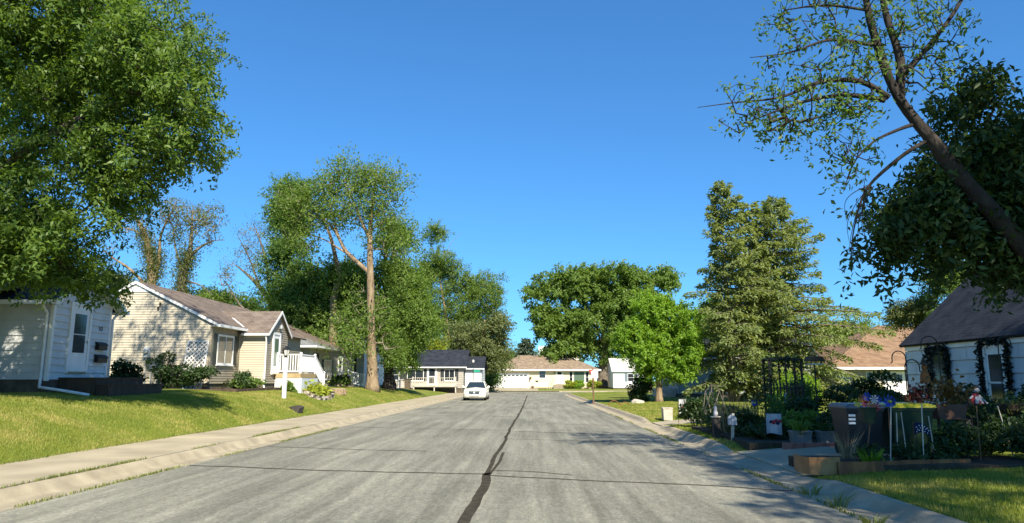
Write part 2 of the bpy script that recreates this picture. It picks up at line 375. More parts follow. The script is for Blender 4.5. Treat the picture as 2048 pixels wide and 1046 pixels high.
def tarstrip(pts, w):
    m = MB(); P = []
    n = len(pts)
    dense = []
    for (x0, y0), (x1, y1) in zip(pts[:-1], pts[1:]):
        k = max(2, int(math.hypot(x1-x0, y1-y0)/.25))
        dense += [(x0+(x1-x0)*i/k, y0+(y1-y0)*i/k) for i in range(k)]
    dense.append(pts[-1]); ph = random.uniform(0, 6); dense = [(x+.012*math.sin(y*1.1+ph), y+.035*math.sin(x*1.9+ph)+.018*math.sin(x*5.3+ph*2)) for x, y in dense]; n = len(dense)
    j = [0, 0]
    for i, (x, y) in enumerate(dense):
        x2, y2 = dense[min(i+1, n-1)]; x1, y1 = dense[max(i-1, 0)]
        d = np.array([x2-x1, y2-y1]); d /= np.linalg.norm(d); q = np.array([-d[1], d[0]])
        wa, wb = w*random.uniform(.43, .57), w*random.uniform(.43, .57); s_ = .05*w*math.sin(y*2.3+x*3)
        P += [(x+q[0]*(wa+s_), y+q[1]*(wa+s_), .004), (x-q[0]*(wb-s_), y-q[1]*(wb-s_), .004)]
    m.add(P, [(2*i, 2*i+1, 2*i+3, 2*i+2) for i in range(n-1)]); obj('crack_seal', m, 'tar', road)
tarstrip([(-.74, 3), (-.74, 8.2), (-.70, 9.6), (-.70, 11.2), (-.73, 12.4)], .14)
tarstrip([(-.74, 12.2), (-.74, 14.5), (-.68, 17), (-.66, 19.5), (-.68, 20.5)], .085)
tarstrip([(-.68, 12.3), (-.60, 14.5), (-.58, 16)], .06)
tarstrip([(-.68, 20.3), (-.63, 22.5), (-.66, 24), (-.60, 28), (-.50, 35), (-.44, 43), (-.36, 60), (-.3, 78)], .085)
tarstrip([(-6.3, 13.4), (-4.2, 12.9), (-2.4, 12.5), (-.8, 12.35)], .075)
tarstrip([(-.7, 12.1), (1, 11.6), (2.4, 11.15), (3.7, 10.6)], .07)
tarstrip([(-.65, 12.8), (.1, 12.6), (.7, 12.2)], .05)
tarstrip([(-6.2, 17.2), (-4.2, 16.6), (-2.3, 16.2)], .05)
tarstrip([(-6.1, 24.4), (-3, 23.6), (-.7, 22.9)], .05)
tarstrip([(-.6, 22.6), (1.4, 21.7), (3.6, 20.6)], .06)
tarstrip([(-.6, 19.6), (1.5, 19), (2.4, 18.4)], .04)
tarstrip([(.6, 26.5), (2, 25.8), (3.6, 24.8)], .05)
tarstrip([(-6, 33), (-3, 32), (-.6, 31.5)], .055)
# kerb and gutter in cast lengths; the profile runs from the asphalt outwards
def kerb_run(side, edge, y0, y1, root, L=3.0):
    y = y0
    while y < y1:
        m = MB(); ye = min(y+L-.012, y1); ys = np.linspace(y, ye, 5); P = []
        for yy in ys:
            h = float(kerb_h(yy, side))
            for u, z in [(0, -.1), (0, .003), (.40, -.012), (.47, .02*h/.13), (.53, .6*h), (.58, .92*h), (.63, h), (.66+.02, h+.002), (.68, -.1)]:
                P.append((edge+side*u, yy, z))
        k = 9; fs = []
        for i in range(4):
            for j in range(k-1):
                a, b_, c, d = i*k+j, i*k+j+1, (i+1)*k+j+1, (i+1)*k+j
                fs.append((a, b_, c, d) if side < 0 else (a, d, c, b_))
        fs += [tuple(range(k)), tuple(range(4*k, 5*k))[::-1]]
        m.add(P, fs); obj('kerb_segment', m, 'concrete_curb', root); y += L
for side, edge, y1 in ((-1, AL, 80), (1, AR, 80)):
    rt = bpy.data.objects.new('kerb', None); COL.objects.link(rt); tag(rt, kind='structure'); ORG[rt.name] = (0, 0, 0)
    kerb_run(side, edge, -8, y1, rt)
    A = la if side < 0 else ra
    for i in range(0, 12, 2):            # the rounded corner into the cross street
        m = MB(); cx_ = (AL-8 if side < 0 else AR+8); P = []
        for q in A[i:i+3]:
            d = np.array([q[0]-cx_, q[1]-80])/8
            for u, z in [(0, -.1), (0, .003), (.40, -.012), (.53, .08), (.63, .13), (.68, .13), (.68, -.1)]:
                P.append((cx_+d[0]*(8-u), 80+d[1]*(8-u), z))
        m.add(P, [((a*7+j), (a*7+j+1), ((a+1)*7+j+1), ((a+1)*7+j)) for a in range(2) for j in range(6)])
        obj('kerb_segment', m, 'concrete_curb', rt)
fk = bpy.data.objects.new('kerb', None); COL.objects.link(fk); tag(fk, kind='structure'); ORG[fk.name] = (0, 0, 0)
for i in range(-14, 15): 
    if not (-8 < i*4 < 1): obj('kerb_segment', MB().box(i*4, i*4+3.98, 99, 99.5, -.1, .13), 'concrete_curb', fk)
    else: obj('kerb_segment', MB().box(i*4, i*4+3.98, 99, 99.5, -.1, .03), 'concrete_curb', fk)
def pavement(name, x0, x1, y0, y1, n, axis, zf, mat='concrete'):
    rt = bpy.data.objects.new(name, None); COL.objects.link(rt); tag(rt, kind='structure'); ORG[rt.name] = (0, 0, 0)
    for i in range(n):
        gp = .026
        if axis == 'y': a, b_ = y0+(y1-y0)*i/n, y0+(y1-y0)*(i+1)/n; X = (x0, x1); Yv = (a, b_-gp)
        else: a, b_ = x0+(x1-x0)*i/n, x0+(x1-x0)*(i+1)/n; X = (a, b_-gp); Yv = (y0, y1)
        dz = random.uniform(-.006, .006)
        P = [(X[0], Yv[0]), (X[1], Yv[0]), (X[1], Yv[1]), (X[0], Yv[1])]
        m = MB(); m.add([(p[0], p[1], -.1) for p in P]+[(p[0], p[1], zf(*p)+dz) for p in P], [(4, 5, 6, 7), (0, 1, 5, 4), (1, 2, 6, 5), (2, 3, 7, 6), (3, 0, 4, 7)])
        obj('paving_slab', m, mat, rt)
    return rt
pavement('pavement', LX-.03, AL-.70, -8, 84, 60, 'y', lambda x, y: .138+.006*(AL-.7-x))
pavement('driveway', AR+.70, 7.9, 12.0, 15.9, 2, 'x', lambda x, y: .03+.16*float(sm(4.4, 6.5, x)))
pavement('path', AR+.70, 7.2, 24.6, 26.6, 2, 'x', lambda x, y: .04+.13*float(sm(4.4, 5.6, x)))
pavement('pavement', -60, 60, 100.4, 101.8, 60, 'x', lambda x, y: .14)
pavement('driveway', -7.2, 1.2, 101.9, 115.8, 4, 'y', lambda x, y: .15+.17*(y-102)/14)
pavement('path', -10.9, LX-.05, 34.2, 35.3, 2, 'x', lambda x, y: .15+.29*float(sm(-9, -11, x)) if False else .17+.27*float(np.clip((-9.0-x)/1.9, 0, 1)))
fl = MB(); fl.add([(-150, 101.8, .13), (150, 101.8, .13), (150, 112, .25), (-150, 112, .25), (150, 300, .3), (-150, 300, .3)], [(0, 1, 2, 3), (3, 2, 4, 5)])
struct('lawn', fl, 'lawn')
fb_ = MB().box(4.62, 10.2, 11.82, 13.25, -.05, .225).box(4.75, 8.6, 15.95, 21.6, -.05, .22); struct('flower_bed', fb_, 'earth')
fl2 = MB(); fl2.add([(-150, 99.5, .12), (150, 99.5, .12), (150, 100.4, .12), (-150, 100.4, .12)], [(0, 1, 2, 3)]); struct('verge', fl2, 'lawn')

# ------------------------------------------------------------------ leaves, trees, shrubs
class Nz:
    def __init__(s, scale, n=7):
        w = RNG.normal(size=(n, 3)); w /= np.linalg.norm(w, axis=1)[:, None]; s.w = w*RNG.uniform(.6, 1.6, (n, 1))*scale*2; s.ph = RNG.uniform(0, 6.28, n)
    def __call__(s, P): return np.sin(P@s.w.T+s.ph).mean(1)*1.6
def leaves(P, size, asp=.42, droop=.25, up=.5, jit=.35, axis=None, out=None):
    """rhombic leaf faces at the points P"""
    n = len(P); d = RNG.normal(size=(n, 3)); 
    if axis is not None: d = d*.7+axis
    d[:, 2] -= droop; d /= np.linalg.norm(d, axis=1)[:, None]
    nn = RNG.normal(size=(n, 3))*.8; nn[:, 2] += up*2
    if out is not None: nn = nn+out*1.6
    s = np.cross(d, nn); s /= np.linalg.norm(s, axis=1)[:, None]+1e-9
    fold = np.cross(s, d)*.12
    L = size*RNG.uniform(1-jit, 1+jit, (n, 1)); w = L*asp/2
    V = np.stack([P, P+d*L*.45+s*w+fold*L, P+d*L, P+d*L*.45-s*w+fold*L], 1).reshape(-1, 3)
    return V, np.arange(4*n).reshape(-1, 4)
def sample_lobes(lobes, n, gap, nz, shell=.3, sub=0):
    """points in the foliage volumes; sub > 0 breaks every volume into that many smaller boughs; also returns the bough centres"""
    lobes = np.array(lobes, float)
    if sub:
        out = []
        for l in lobes:
            d = RNG.normal(size=(sub, 3)); d /= np.linalg.norm(d, axis=1)[:, None]; c = l[:3]+d*l[3:6]*RNG.uniform(.35, .92, (sub, 1))
            k = RNG.uniform(.26, .50, (sub, 1)); m = l[3:6].mean(); out.append(np.concatenate([c, k*(.5*l[3:6]+.5*m)*np.array([1.1, 1.1, .72])], 1))
        lobes = np.concatenate(out); q = nz(lobes[:, :3]); lobes = lobes[q > min(gap, np.quantile(q, .3))]
    vol = (lobes[:, 3]*lobes[:, 4]*lobes[:, 5])**(2/3); k = RNG.choice(len(lobes), n, p=vol/vol.sum()); A = lobes[k]
    d = RNG.normal(size=(n, 3)); d[:, 2] += .25 if sub else 0; d /= np.linalg.norm(d, axis=1)[:, None]; r = RNG.uniform(shell, 1, (n, 1))**(1/2.2)
    P = A[:, :3]+d*r*A[:, 3:6]
    if not sub: q = nz(P) > gap; return P[q], A[q, :3]
    return P, A[:, :3]
def skeleton(guides, T, step, sag=.12):
    """twigs: every leaf cluster is joined to the nearest wood that lies below or inside it"""
    N, par, rad = [], [], []
    for g in guides:
        for i, (p, r) in enumerate(g):
            N.append(np.array(p, float)); rad.append(r); par.append(-1)
    ng = len(N); N = np.array(N); cost0 = np.min(np.linalg.norm(T[:, None]-N[None], axis=2), axis=1); order = np.argsort(cost0)
    arr = np.zeros((len(N)+len(T)*14, 3)); arr[:len(N)] = N; par = par+[-1]*(len(T)*14); cnt = len(N)
    for ti in order:
        t = T[ti]; A = arr[:cnt]; D = np.linalg.norm(A-t, axis=1)+.6*np.maximum(0, A[:, 2]-t[2]+.1)
        j = int(np.argmin(D)); p = A[j].copy(); d = t-p; L = np.linalg.norm(d); k = max(1, min(12, int(L/step))); prev = j
        for q in range(1, k+1):
            u = q/k; x = p+d*u; x[2] += sag*L*math.sin(math.pi*u); 
            if q < k: x += RNG.normal(size=3)*.05*L
            if cnt >= len(arr): break
            arr[cnt] = x; par[cnt] = prev; prev = cnt; cnt += 1
    w = np.zeros(cnt); w[ng:] = .35
    for i in range(cnt-1, ng-1, -1):
        if par[i] >= 0: w[par[i]] += w[i]
    return arr[:cnt], np.array(par[:cnt]), w, ng
def twig_mesh(arr, par, w, ng, r0, rmax, n=4):
    idx = np.arange(ng, len(arr)); 
    if len(idx) == 0: return np.zeros((0, 3)), np.zeros((0, 4), int)
    a, b = arr[par[idx]], arr[idx]; ra = np.minimum(rmax, r0*np.sqrt(np.where(par[idx] < ng, w[idx]*1.1, w[par[idx]])+.4)); rb = np.minimum(rmax, r0*np.sqrt(w[idx]+.25))
    d = b-a; d /= np.linalg.norm(d, axis=1)[:, None]+1e-9; ref = np.where(np.abs(d[:, 2:3]) > .9, [[1., 0, 0]], [[0., 0, 1]])
    s = np.cross(d, ref); s /= np.linalg.norm(s, axis=1)[:, None]+1e-9; t = np.cross(s, d)
    V = []
    for c, r in ((a, ra), (b, rb)):
        for k in range(n):
            th = 2*math.pi*k/n; V.append(c+r[:, None]*(math.cos(th)*s+math.sin(th)*t))
    V = np.stack(V, 1); m = len(idx); base = np.arange(m)[:, None]*2*n
    Fq = np.concatenate([np.stack([base[:, 0]+k, base[:, 0]+(k+1) % n, base[:, 0]+n+(k+1) % n, base[:, 0]+n+k], 1) for k in range(n)])
    return V.reshape(-1, 3), Fq
def smooth_path(pts, rad, k=4):
    P = np.array(pts, float); out = []; rr = []
    n = len(P)
    for i in range(n-1):
        p0, p1, p2, p3 = P[max(i-1, 0)], P[i], P[i+1], P[min(i+2, n-1)]
        for q in range(k):
            t = q/k; out.append(.5*((2*p1)+(-p0+p2)*t+(2*p0-5*p1+4*p2-p3)*t*t+(-p0+3*p1-3*p2+p3)*t**3)); rr.append(rad[i]*(1-t)+rad[i+1]*t)
    out.append(P[-1]); rr.append(rad[-1]); return out, rr
def tree(name, label, guides, lobes, n, per, spread, size, bark, leaf, gap=-.15, group='trees', asp=.42, twig='twig_dark', r0=.012, rmax=.12, cat='tree', shell=.3, nscale=.5, droop=.25, flare=True, extra=None, step=.7, sag=.12, sub=13):
    """guides: lists of (point, radius), the first one is the trunk; lobes: (x, y, z, rx, ry, rz) volumes of foliage"""
    base = np.array(guides[0][0][0], float); root = thing(name, label, cat, base, group)
    tb = MB(); gl = []
    for gi, g in enumerate(guides):
        pts, rr = smooth_path([q[0] for q in g], [q[1] for q in g])
        if gi == 0 and flare:
            z0 = pts[0][2]; rr = [r*(1+.55*math.exp(-(p[2]-z0)/(1.6*rr[0]+.1))) for p, r in zip(pts, rr)]
            pts[0] = pts[0]-np.array([0, 0, .15])
        ph = RNG.uniform(0, 6, 3); b0 = len(tb.v); ns = 12 if g[0][1] > .12 else 7
        tb.tube(pts, rr, ns)
        for i in range(b0, len(tb.v)):    # uneven girth
            p = np.array(tb.v[i]); c = pts[(i-b0)//ns]; tb.v[i] = tuple(c+(p-c)*(1+.10*math.sin(p[2]*3.1+ph[0]+3*(i % ns))+.06*math.sin(p[2]*7+ph[1]+(i % ns)*2)))
        gl.append(list(zip(pts, rr)))
    obj('trunk', tb, bark, root, True)
    T, TC = sample_lobes(lobes, n, gap, Nz(nscale), shell, sub)
    arr, par, w, ng = skeleton(gl, T, step, sag)
    V, Fq = twig_mesh(arr, par, w, ng, r0, rmax)
    if len(V): tag(npmesh('branches', V, Fq, twig, root), kind='stuff')
    if per:
        per = int(per*1.3); size = size*.78; tw_ = T-TC; tw_ = tw_/(np.linalg.norm(tw_, axis=1)[:, None]+.1)+RNG.normal(size=T.shape)*.55; tw_[:, 2] -= droop*.7; tw_ /= np.linalg.norm(tw_, axis=1)[:, None]
        ln = spread*RNG.uniform(1.6, 4.2, (len(T), 1)); tip = T+tw_*ln*.9          # leafy shoots that reach out of the bough and hang a little
        C = np.repeat(T, per, 0); CC = np.repeat(TC, per, 0); u_ = RNG.uniform(-.25, 1, (len(C), 1)); P = C+np.repeat(tw_*ln, per, 0)*u_+RNG.normal(size=C.shape)*spread*.5*(1.15-.6*np.clip(u_, 0, 1)); P[:, 2] -= (np.clip(u_[:, 0], 0, 1)**2)*spread*.6; 
        if extra is not None: P = np.concatenate([P, extra]); CC = np.concatenate([CC, extra-[0, .3, .3]])
        od = P-CC; od /= np.linalg.norm(od, axis=1)[:, None]+.2; V, Fq = leaves(P, size, asp, droop, out=od); npmesh('crown', V, Fq, leaf, root)
    return root
def G(Y, pts):                            # trunk or limb from sightings (x, y, radius) at distance Y
    return [(at(q[0], q[1], Y+(q[3] if len(q) > 3 else 0)), q[2]) for q in pts]
def LB(Y, ls, dep=None):                  # foliage volumes from sightings (x, y, half width, half height[, extra distance])
    out = []
    for q in ls:
        y = Y+(q[4] if len(q) > 4 else 0); c = at(q[0], q[1], y); k = y/F
        out.append((c[0], c[1], c[2], q[2]*k, (q[5] if len(q) > 5 else (dep or .5*(q[2]+q[3])*k)), q[3]*k))
    return out
def grounded(Y, pts, dz=0):               # first point set down on the lawn
    g = G(Y, pts); p = g[0][0]; p[2] = gz(p[0], p[1])+dz if Y < 86 else .28
    return g
def shrub(name, label, c, r, n, size, leaf, group=None, asp=.5, stems=5, cat='shrub', nscale=1.6, gap=-.35, shell=.45, flower=None, up=.5):
    """c = centre on the ground, r = half sizes"""
    root = thing(name, label, cat, c, group); cz = c[2]+r[2]*.98; ph = RNG.uniform(0, 6.28)
    m = MB()
    for i in range(stems):
        a = ph+i*6.28/stems; e = (c[0]+math.cos(a)*r[0]*.55, c[1]+math.sin(a)*r[1]*.55, cz+r[2]*.3*RNG.uniform(-.5, 1))
        m.tube([(c[0]+.05*math.cos(a), c[1]+.05*math.sin(a), c[2]-.04), ((c[0]*1.2+e[0]*.8)/2, (c[1]*1.2+e[1]*.8)/2, (c[2]+e[2])/2), e], [.016, .012, .006], 5)
    obj('stems', m, 'twig_dark', root)
    nz = Nz(nscale/max(.3, min(r))*.6); T, _ = sample_lobes([(c[0], c[1], cz, *r)], n, gap, nz, shell, 16)
    bump = 1+.16*nz(T)[:, None]; ctr = np.array([c[0], c[1], cz]); P = ctr+(T-ctr)*bump; P[:, 2] = np.maximum(P[:, 2], c[2]+.03)
    od = P-ctr; od /= np.linalg.norm(od, axis=1)[:, None]+.1; V, Fq = leaves(P, size, asp, .1, up, out=od); npmesh('foliage', V, Fq, leaf, root)
    if flower:
        fm, cnt, fs = flower; k = RNG.choice(len(P), cnt); d = P[k]-ctr; d /= np.linalg.norm(d, axis=1)[:, None]
        V, Fq = leaves(P[k]+d*.06, fs, .9, 0, 0); tag(npmesh('flowers', V, Fq, fm, root), kind='stuff')
    return root
def spears(name, label, c, n, h, spread, leaf, cat='plant', w=.03, group=None, lean=.35):
    """upright blades: grasses, iris, lily leaves"""
    root = thing(name, label, cat, c, group); a = RNG.uniform(0, 6.28, n); r = spread*np.sqrt(RNG.uniform(0, 1, n))
    b = np.stack([c[0]+r*np.cos(a)*.5, c[1]+r*np.sin(a)*.5, np.full(n, c[2]-.02)], 1); H = h*RNG.uniform(.6, 1.05, n)
    d = np.stack([np.cos(a), np.sin(a), np.zeros(n)], 1); q = np.stack([-np.sin(a+1), np.cos(a+1), np.zeros(n)], 1)*w/2
    mid = b+d*(lean*.3*H)[:, None]+np.array([0, 0, 1])*(H*.6)[:, None]; tip = b+d*(lean*H)[:, None]*1.0+np.array([0, 0, 1])*H[:, None]
    V = np.stack([b-q, b+q, mid+q, mid-q, tip+q*.15, tip-q*.15], 1).reshape(-1, 3); i = np.arange(n)[:, None]*6
    npmesh('blades', V, np.concatenate([i+np.array([[0, 1, 2, 3]]), i+np.array([[3, 2, 4, 5]])]), leaf, root); return root
def conifer(name, label, base, H, Rb, n_br, leaf, bark, group=None, asym=None, lean=(0, 0), low=.08, size=.26, dens=1.0, top=.06):
    root = thing(name, label, 'tree', base, group); b = np.array(base, float); lean = np.array([lean[0], lean[1], 0.])
    obj('trunk', MB().tube([b-[0, 0, .15], b+lean*.3+[0, 0, H*.3], b+lean*.7+[0, 0, H*.7], b+lean+[0, 0, H*.985]], [Rb*.075+.05, Rb*.06+.03, .06, .015], 9), bark, root, True)
    PP, AX = [], []; wood = MB()
    for i in range(n_br):
        u = low+(1-low)*(i+RNG.uniform(0, 1))/n_br; z = H*u; a = i*2.399+RNG.uniform(-.4, .4)
        prof = (1-u)**.62*(.6+.4*min(1, (u-low)/.2+.35))+top
        L = Rb*prof*RNG.uniform(.55, 1.2)
        if asym is not None: L *= asym(a, u)
        d = np.array([math.cos(a), math.sin(a), 0]); o = b+lean*u+[0, 0, z]
        tipz = L*(.25-.62*(1-u))+RNG.uniform(-.1, .1)*L
        k = max(3, int(L/.30)); pts = [o+d*L*s+np.array([0, 0, tipz*s+.22*L*math.sin(math.pi*s*.9)*(.6-u)-.0]) for s in np.linspace(0, 1, k+1)]
        wood.tube([pts[0], pts[k//2], pts[-1]], [.035*L/2+.012, .02*L/2+.008, .006], 4, False)
        m = int(dens*(34+58*L)); s = RNG.uniform(.12, 1.03, m)**.75; wd = .30*L*(1.05-s)+.10
        c = np.stack([np.interp(s, np.linspace(0, 1, k+1), [p[j] for p in pts]) for j in range(3)], 1)
        side = np.array([-d[1], d[0], 0]); off = RNG.normal(size=m)*wd*.75
        c = c+side*off[:, None]+np.array([0, 0, 1])*(RNG.normal(size=m)*.07-np.abs(off)*.3-RNG.uniform(0, .22, m)*min(1, L/1.5))[:, None]
        PP.append(c); AX.append(np.tile(d*1.1+[0, 0, -.25], (m, 1))+side*np.sign(off)[:, None]*.8)
    obj('branches', wood, bark, root); P = np.concatenate(PP); AXc = np.concatenate(AX); V, Fq = leaves(P, size, .36, .25, .5, .4, AXc, out=AXc*np.array([.5, .5, 0])+np.array([0, 0, .35])); npmesh('crown', V, Fq, leaf, root)
    return root

# ------------------------------------------------------------------ building helpers
def core(mb, x0, x1, y0, y1, z0, ze, zr=None, axis='y'):
    """closed body; a gable over it if zr, its ridge along axis"""
    if zr is None: return mb.box(x0, x1, y0, y1, z0, ze)
    if axis == 'y': xm = (x0+x1)/2; return mb.prism([(x0, y0, z0), (x1, y0, z0), (x1, y0, ze), (xm, y0, zr), (x0, y0, ze)], (0, y1-y0, 0))
    ym = (y0+y1)/2; return mb.prism([(x0, y0, z0), (x0, y1, z0), (x0, y1, ze), (x0, ym, zr), (x0, y0, ze)], (x1-x0, 0, 0))
def laps(mb, o, u, n, xr, z0, z1, course, lip=.026):
    """lapped siding: each course stands proud at its foot"""
    o, u, n = (np.array(q, float) for q in (o, u, n)); z = z0
    while z < z1-.01:
        zt = min(z+course, z1); a0, a1 = xr(z); b0, b1 = xr(zt); 
        A, B, C_, D_ = o+u*a0+n*lip, o+u*a1+n*lip, o+u*b1+n*.003, o+u*b0+n*.003
        for q, zz in ((A, z), (B, z), (C_, zt), (D_, zt)): q[2] = zz
        E_, G_ = A-n*(lip-.001), B-n*(lip-.001)
        mb.add([A, B, C_, D_, E_, G_], [(0, 1, 2, 3), (0, 4, 5, 1)]); z = zt
    return mb
def window(par, c, u, n, w, h, fm='trim_white', gm='glass', fw=.06, mull=0, rail=True, proud=.05, name='window', sill=True):
    c, u, n = (np.array(q, float) for q in (c, u, n)); up = np.array([0, 0, 1.]); m = MB(); d = n*proud/2; cc = c+d
    m.obox(cc+up*(h/2-fw/2), u*w/2, d, up*fw/2); m.obox(cc-up*(h/2-fw/2), u*w/2, d, up*fw/2)
    for s in (-1, 1): m.obox(cc+u*s*(w/2-fw/2), u*fw/2, d, up*(h/2-fw))
    k = fw*.6; d2 = n*(proud-.012)/2
    if rail: m.obox(c+d2, u*(w/2-fw), d2, up*k/2)
    for i in range(mull): m.obox(c+d2+u*(-w/2+w*(i+1)/(mull+1)), u*k/2, d2*.98, up*(h/2-fw))
    f = obj(name, m, fm, par)
    if sill: obj('sill', MB().obox(c+n*(proud/2+.02)-up*(h/2+.025), u*(w/2+.04), n*(proud/2+.02), up*.024), fm, f)
    nv = mull+1; rws = 2 if rail else 1
    for i in range(nv):
        for j in range(rws):
            uw = (w-2*fw)/nv; hh = (h-2*fw)/rws
            pc = c+u*(-w/2+fw+uw*(i+.5))+up*(-h/2+fw+hh*(j+.5))+n*.016
            obj('pane', MB().obox(pc, u*(uw/2), n*.006, up*(hh/2)), gm, f)
    return f
def shutters(par, c, u, n, w, h, mat, sw=.32):
    c, u, n = (np.array(q, float) for q in (c, u, n))
    for s in (-1, 1):
        m = MB(); cc = c+u*s*(w/2+sw/2+.02)+n*.022; m.obox(cc, u*sw/2, n*.012, np.array([0, 0, h/2]))
        for k in range(int(h/.09)): m.obox(cc+n*.014+np.array([0, 0, -h/2+.07+k*.09]), u*(sw/2-.04), n*.007, (0, 0, .025))
        obj('shutter', m, mat, par)
def door(par, c, u, n, w, h, mat='trim_white', panes=((.18, .56, .78), (.18, .30, .52)), gm='glass', frame=.1):
    """c = foot of the door; panes: (side margin fraction, low, high as fractions of the height)"""
    c, u, n = (np.array(q, float) for q in (c, u, n)); up = np.array([0, 0, 1.]); m = MB(); d = n*.035
    for s in (-1, 1): m.obox(c+d+u*s*(w/2+frame/2)+up*(h+frame)/2, u*frame/2, d, up*(h+frame)/2)
    m.obox(c+d*.98+up*(h+frame/2), u*w/2, d*.98, up*frame/2); obj('door_frame', m, mat, par)
    dr = obj('door', MB().obox(c+n*.022+up*h/2, u*(w/2-.004), n*.018, up*(h/2-.004)), mat, par)
    for mg, lo, hi in panes: obj('pane', MB().obox(c+n*.044+up*h*(lo+hi)/2, u*w*(.5-mg), n*.006, up*h*(hi-lo)/2), gm, dr)
    hk = c+u*(w/2-.07)+up*h*.47; obj('handle', MB().tube([hk+n*.03, hk+n*.09], .018, 8).tube([hk+n*.085-up*.06, hk+n*.085+up*.06], .012, 6), 'metal_grey', dr)
    obj('sill', MB().obox(c+n*.05+up*.02, u*(w/2), n*.05, up*.018), 'deck_wood', dr)
    return dr
def downpipe(par, pts, mat='trim_white', r=.042): obj('downpipe', MB().tube(pts, r, 8), mat, par, True)
def railing(par, p, q, h, mat, spacing=.13, posts=(True, True), post=.10, z_gap=.10, pt=None):
    """posts, rails and single balusters between p and q (feet)"""
    p, q = np.array(p, float), np.array(q, float); up = np.array([0, 0, 1.]); L = np.linalg.norm((q-p)[:2])
    for f, x in zip(posts, (p, q)):
        if f:
            po = obj('post', MB().box(x[0]-post/2, x[0]+post/2, x[1]-post/2, x[1]+post/2, x[2]-.05, x[2]+h+.05), mat, par)
            obj('cap', MB().lathe([(post*.75, 0), (post*.78, .025), (.01, .07)], (x[0], x[1], x[2]+h+.052), 4), mat, po)
    d = (q-p)/np.linalg.norm(q-p); e = d*post*.52
    obj('top_rail', MB().bar(p+up*h+e, q+up*h-e, .075, .05), mat, par); obj('bottom_rail', MB().bar(p+up*z_gap+e, q+up*z_gap-e, .06, .05), mat, par)
    n = max(2, int(L/spacing)); bh = h-z_gap-.05; me = nm_mesh('baluster', MB().box(-.02, .02, -.02, .02, -bh/2, bh/2))
    for i in range(1, n):
        x = p+(q-p)*i/n; rep('baluster', me, (x[0], x[1], x[2]+z_gap+bh/2+.01), mat, par)
def text(par, s, c, size, rot, mat, name='lettering'):
    cu = bpy.data.curves.new(name, 'FONT'); cu.body = s; cu.size = size; cu.align_x = 'CENTER'; cu.align_y = 'CENTER'; cu.extrude = .004
    t = bpy.data.objects.new(name+'_src', cu); COL.objects.link(t); dg = bpy.context.evaluated_depsgraph_get(); dg.update()
    me = bpy.data.meshes.new_from_object(t.evaluated_get(dg)); bpy.data.objects.remove(t); me.materials.clear(); me.materials.append(MT[mat])
    o = bpy.data.objects.new(name, me); COL.objects.link(o); o.parent = par; og = ORG.get(par.name, (0, 0, 0))
    o.location = (c[0]-og[0], c[1]-og[1], c[2]-og[2]); o.rotation_euler = rot; return o
XP, XN, YN = (1, 0, 0), (-1, 0, 0), (0, -1, 0)
UZ = np.array([0, 0, 1.])

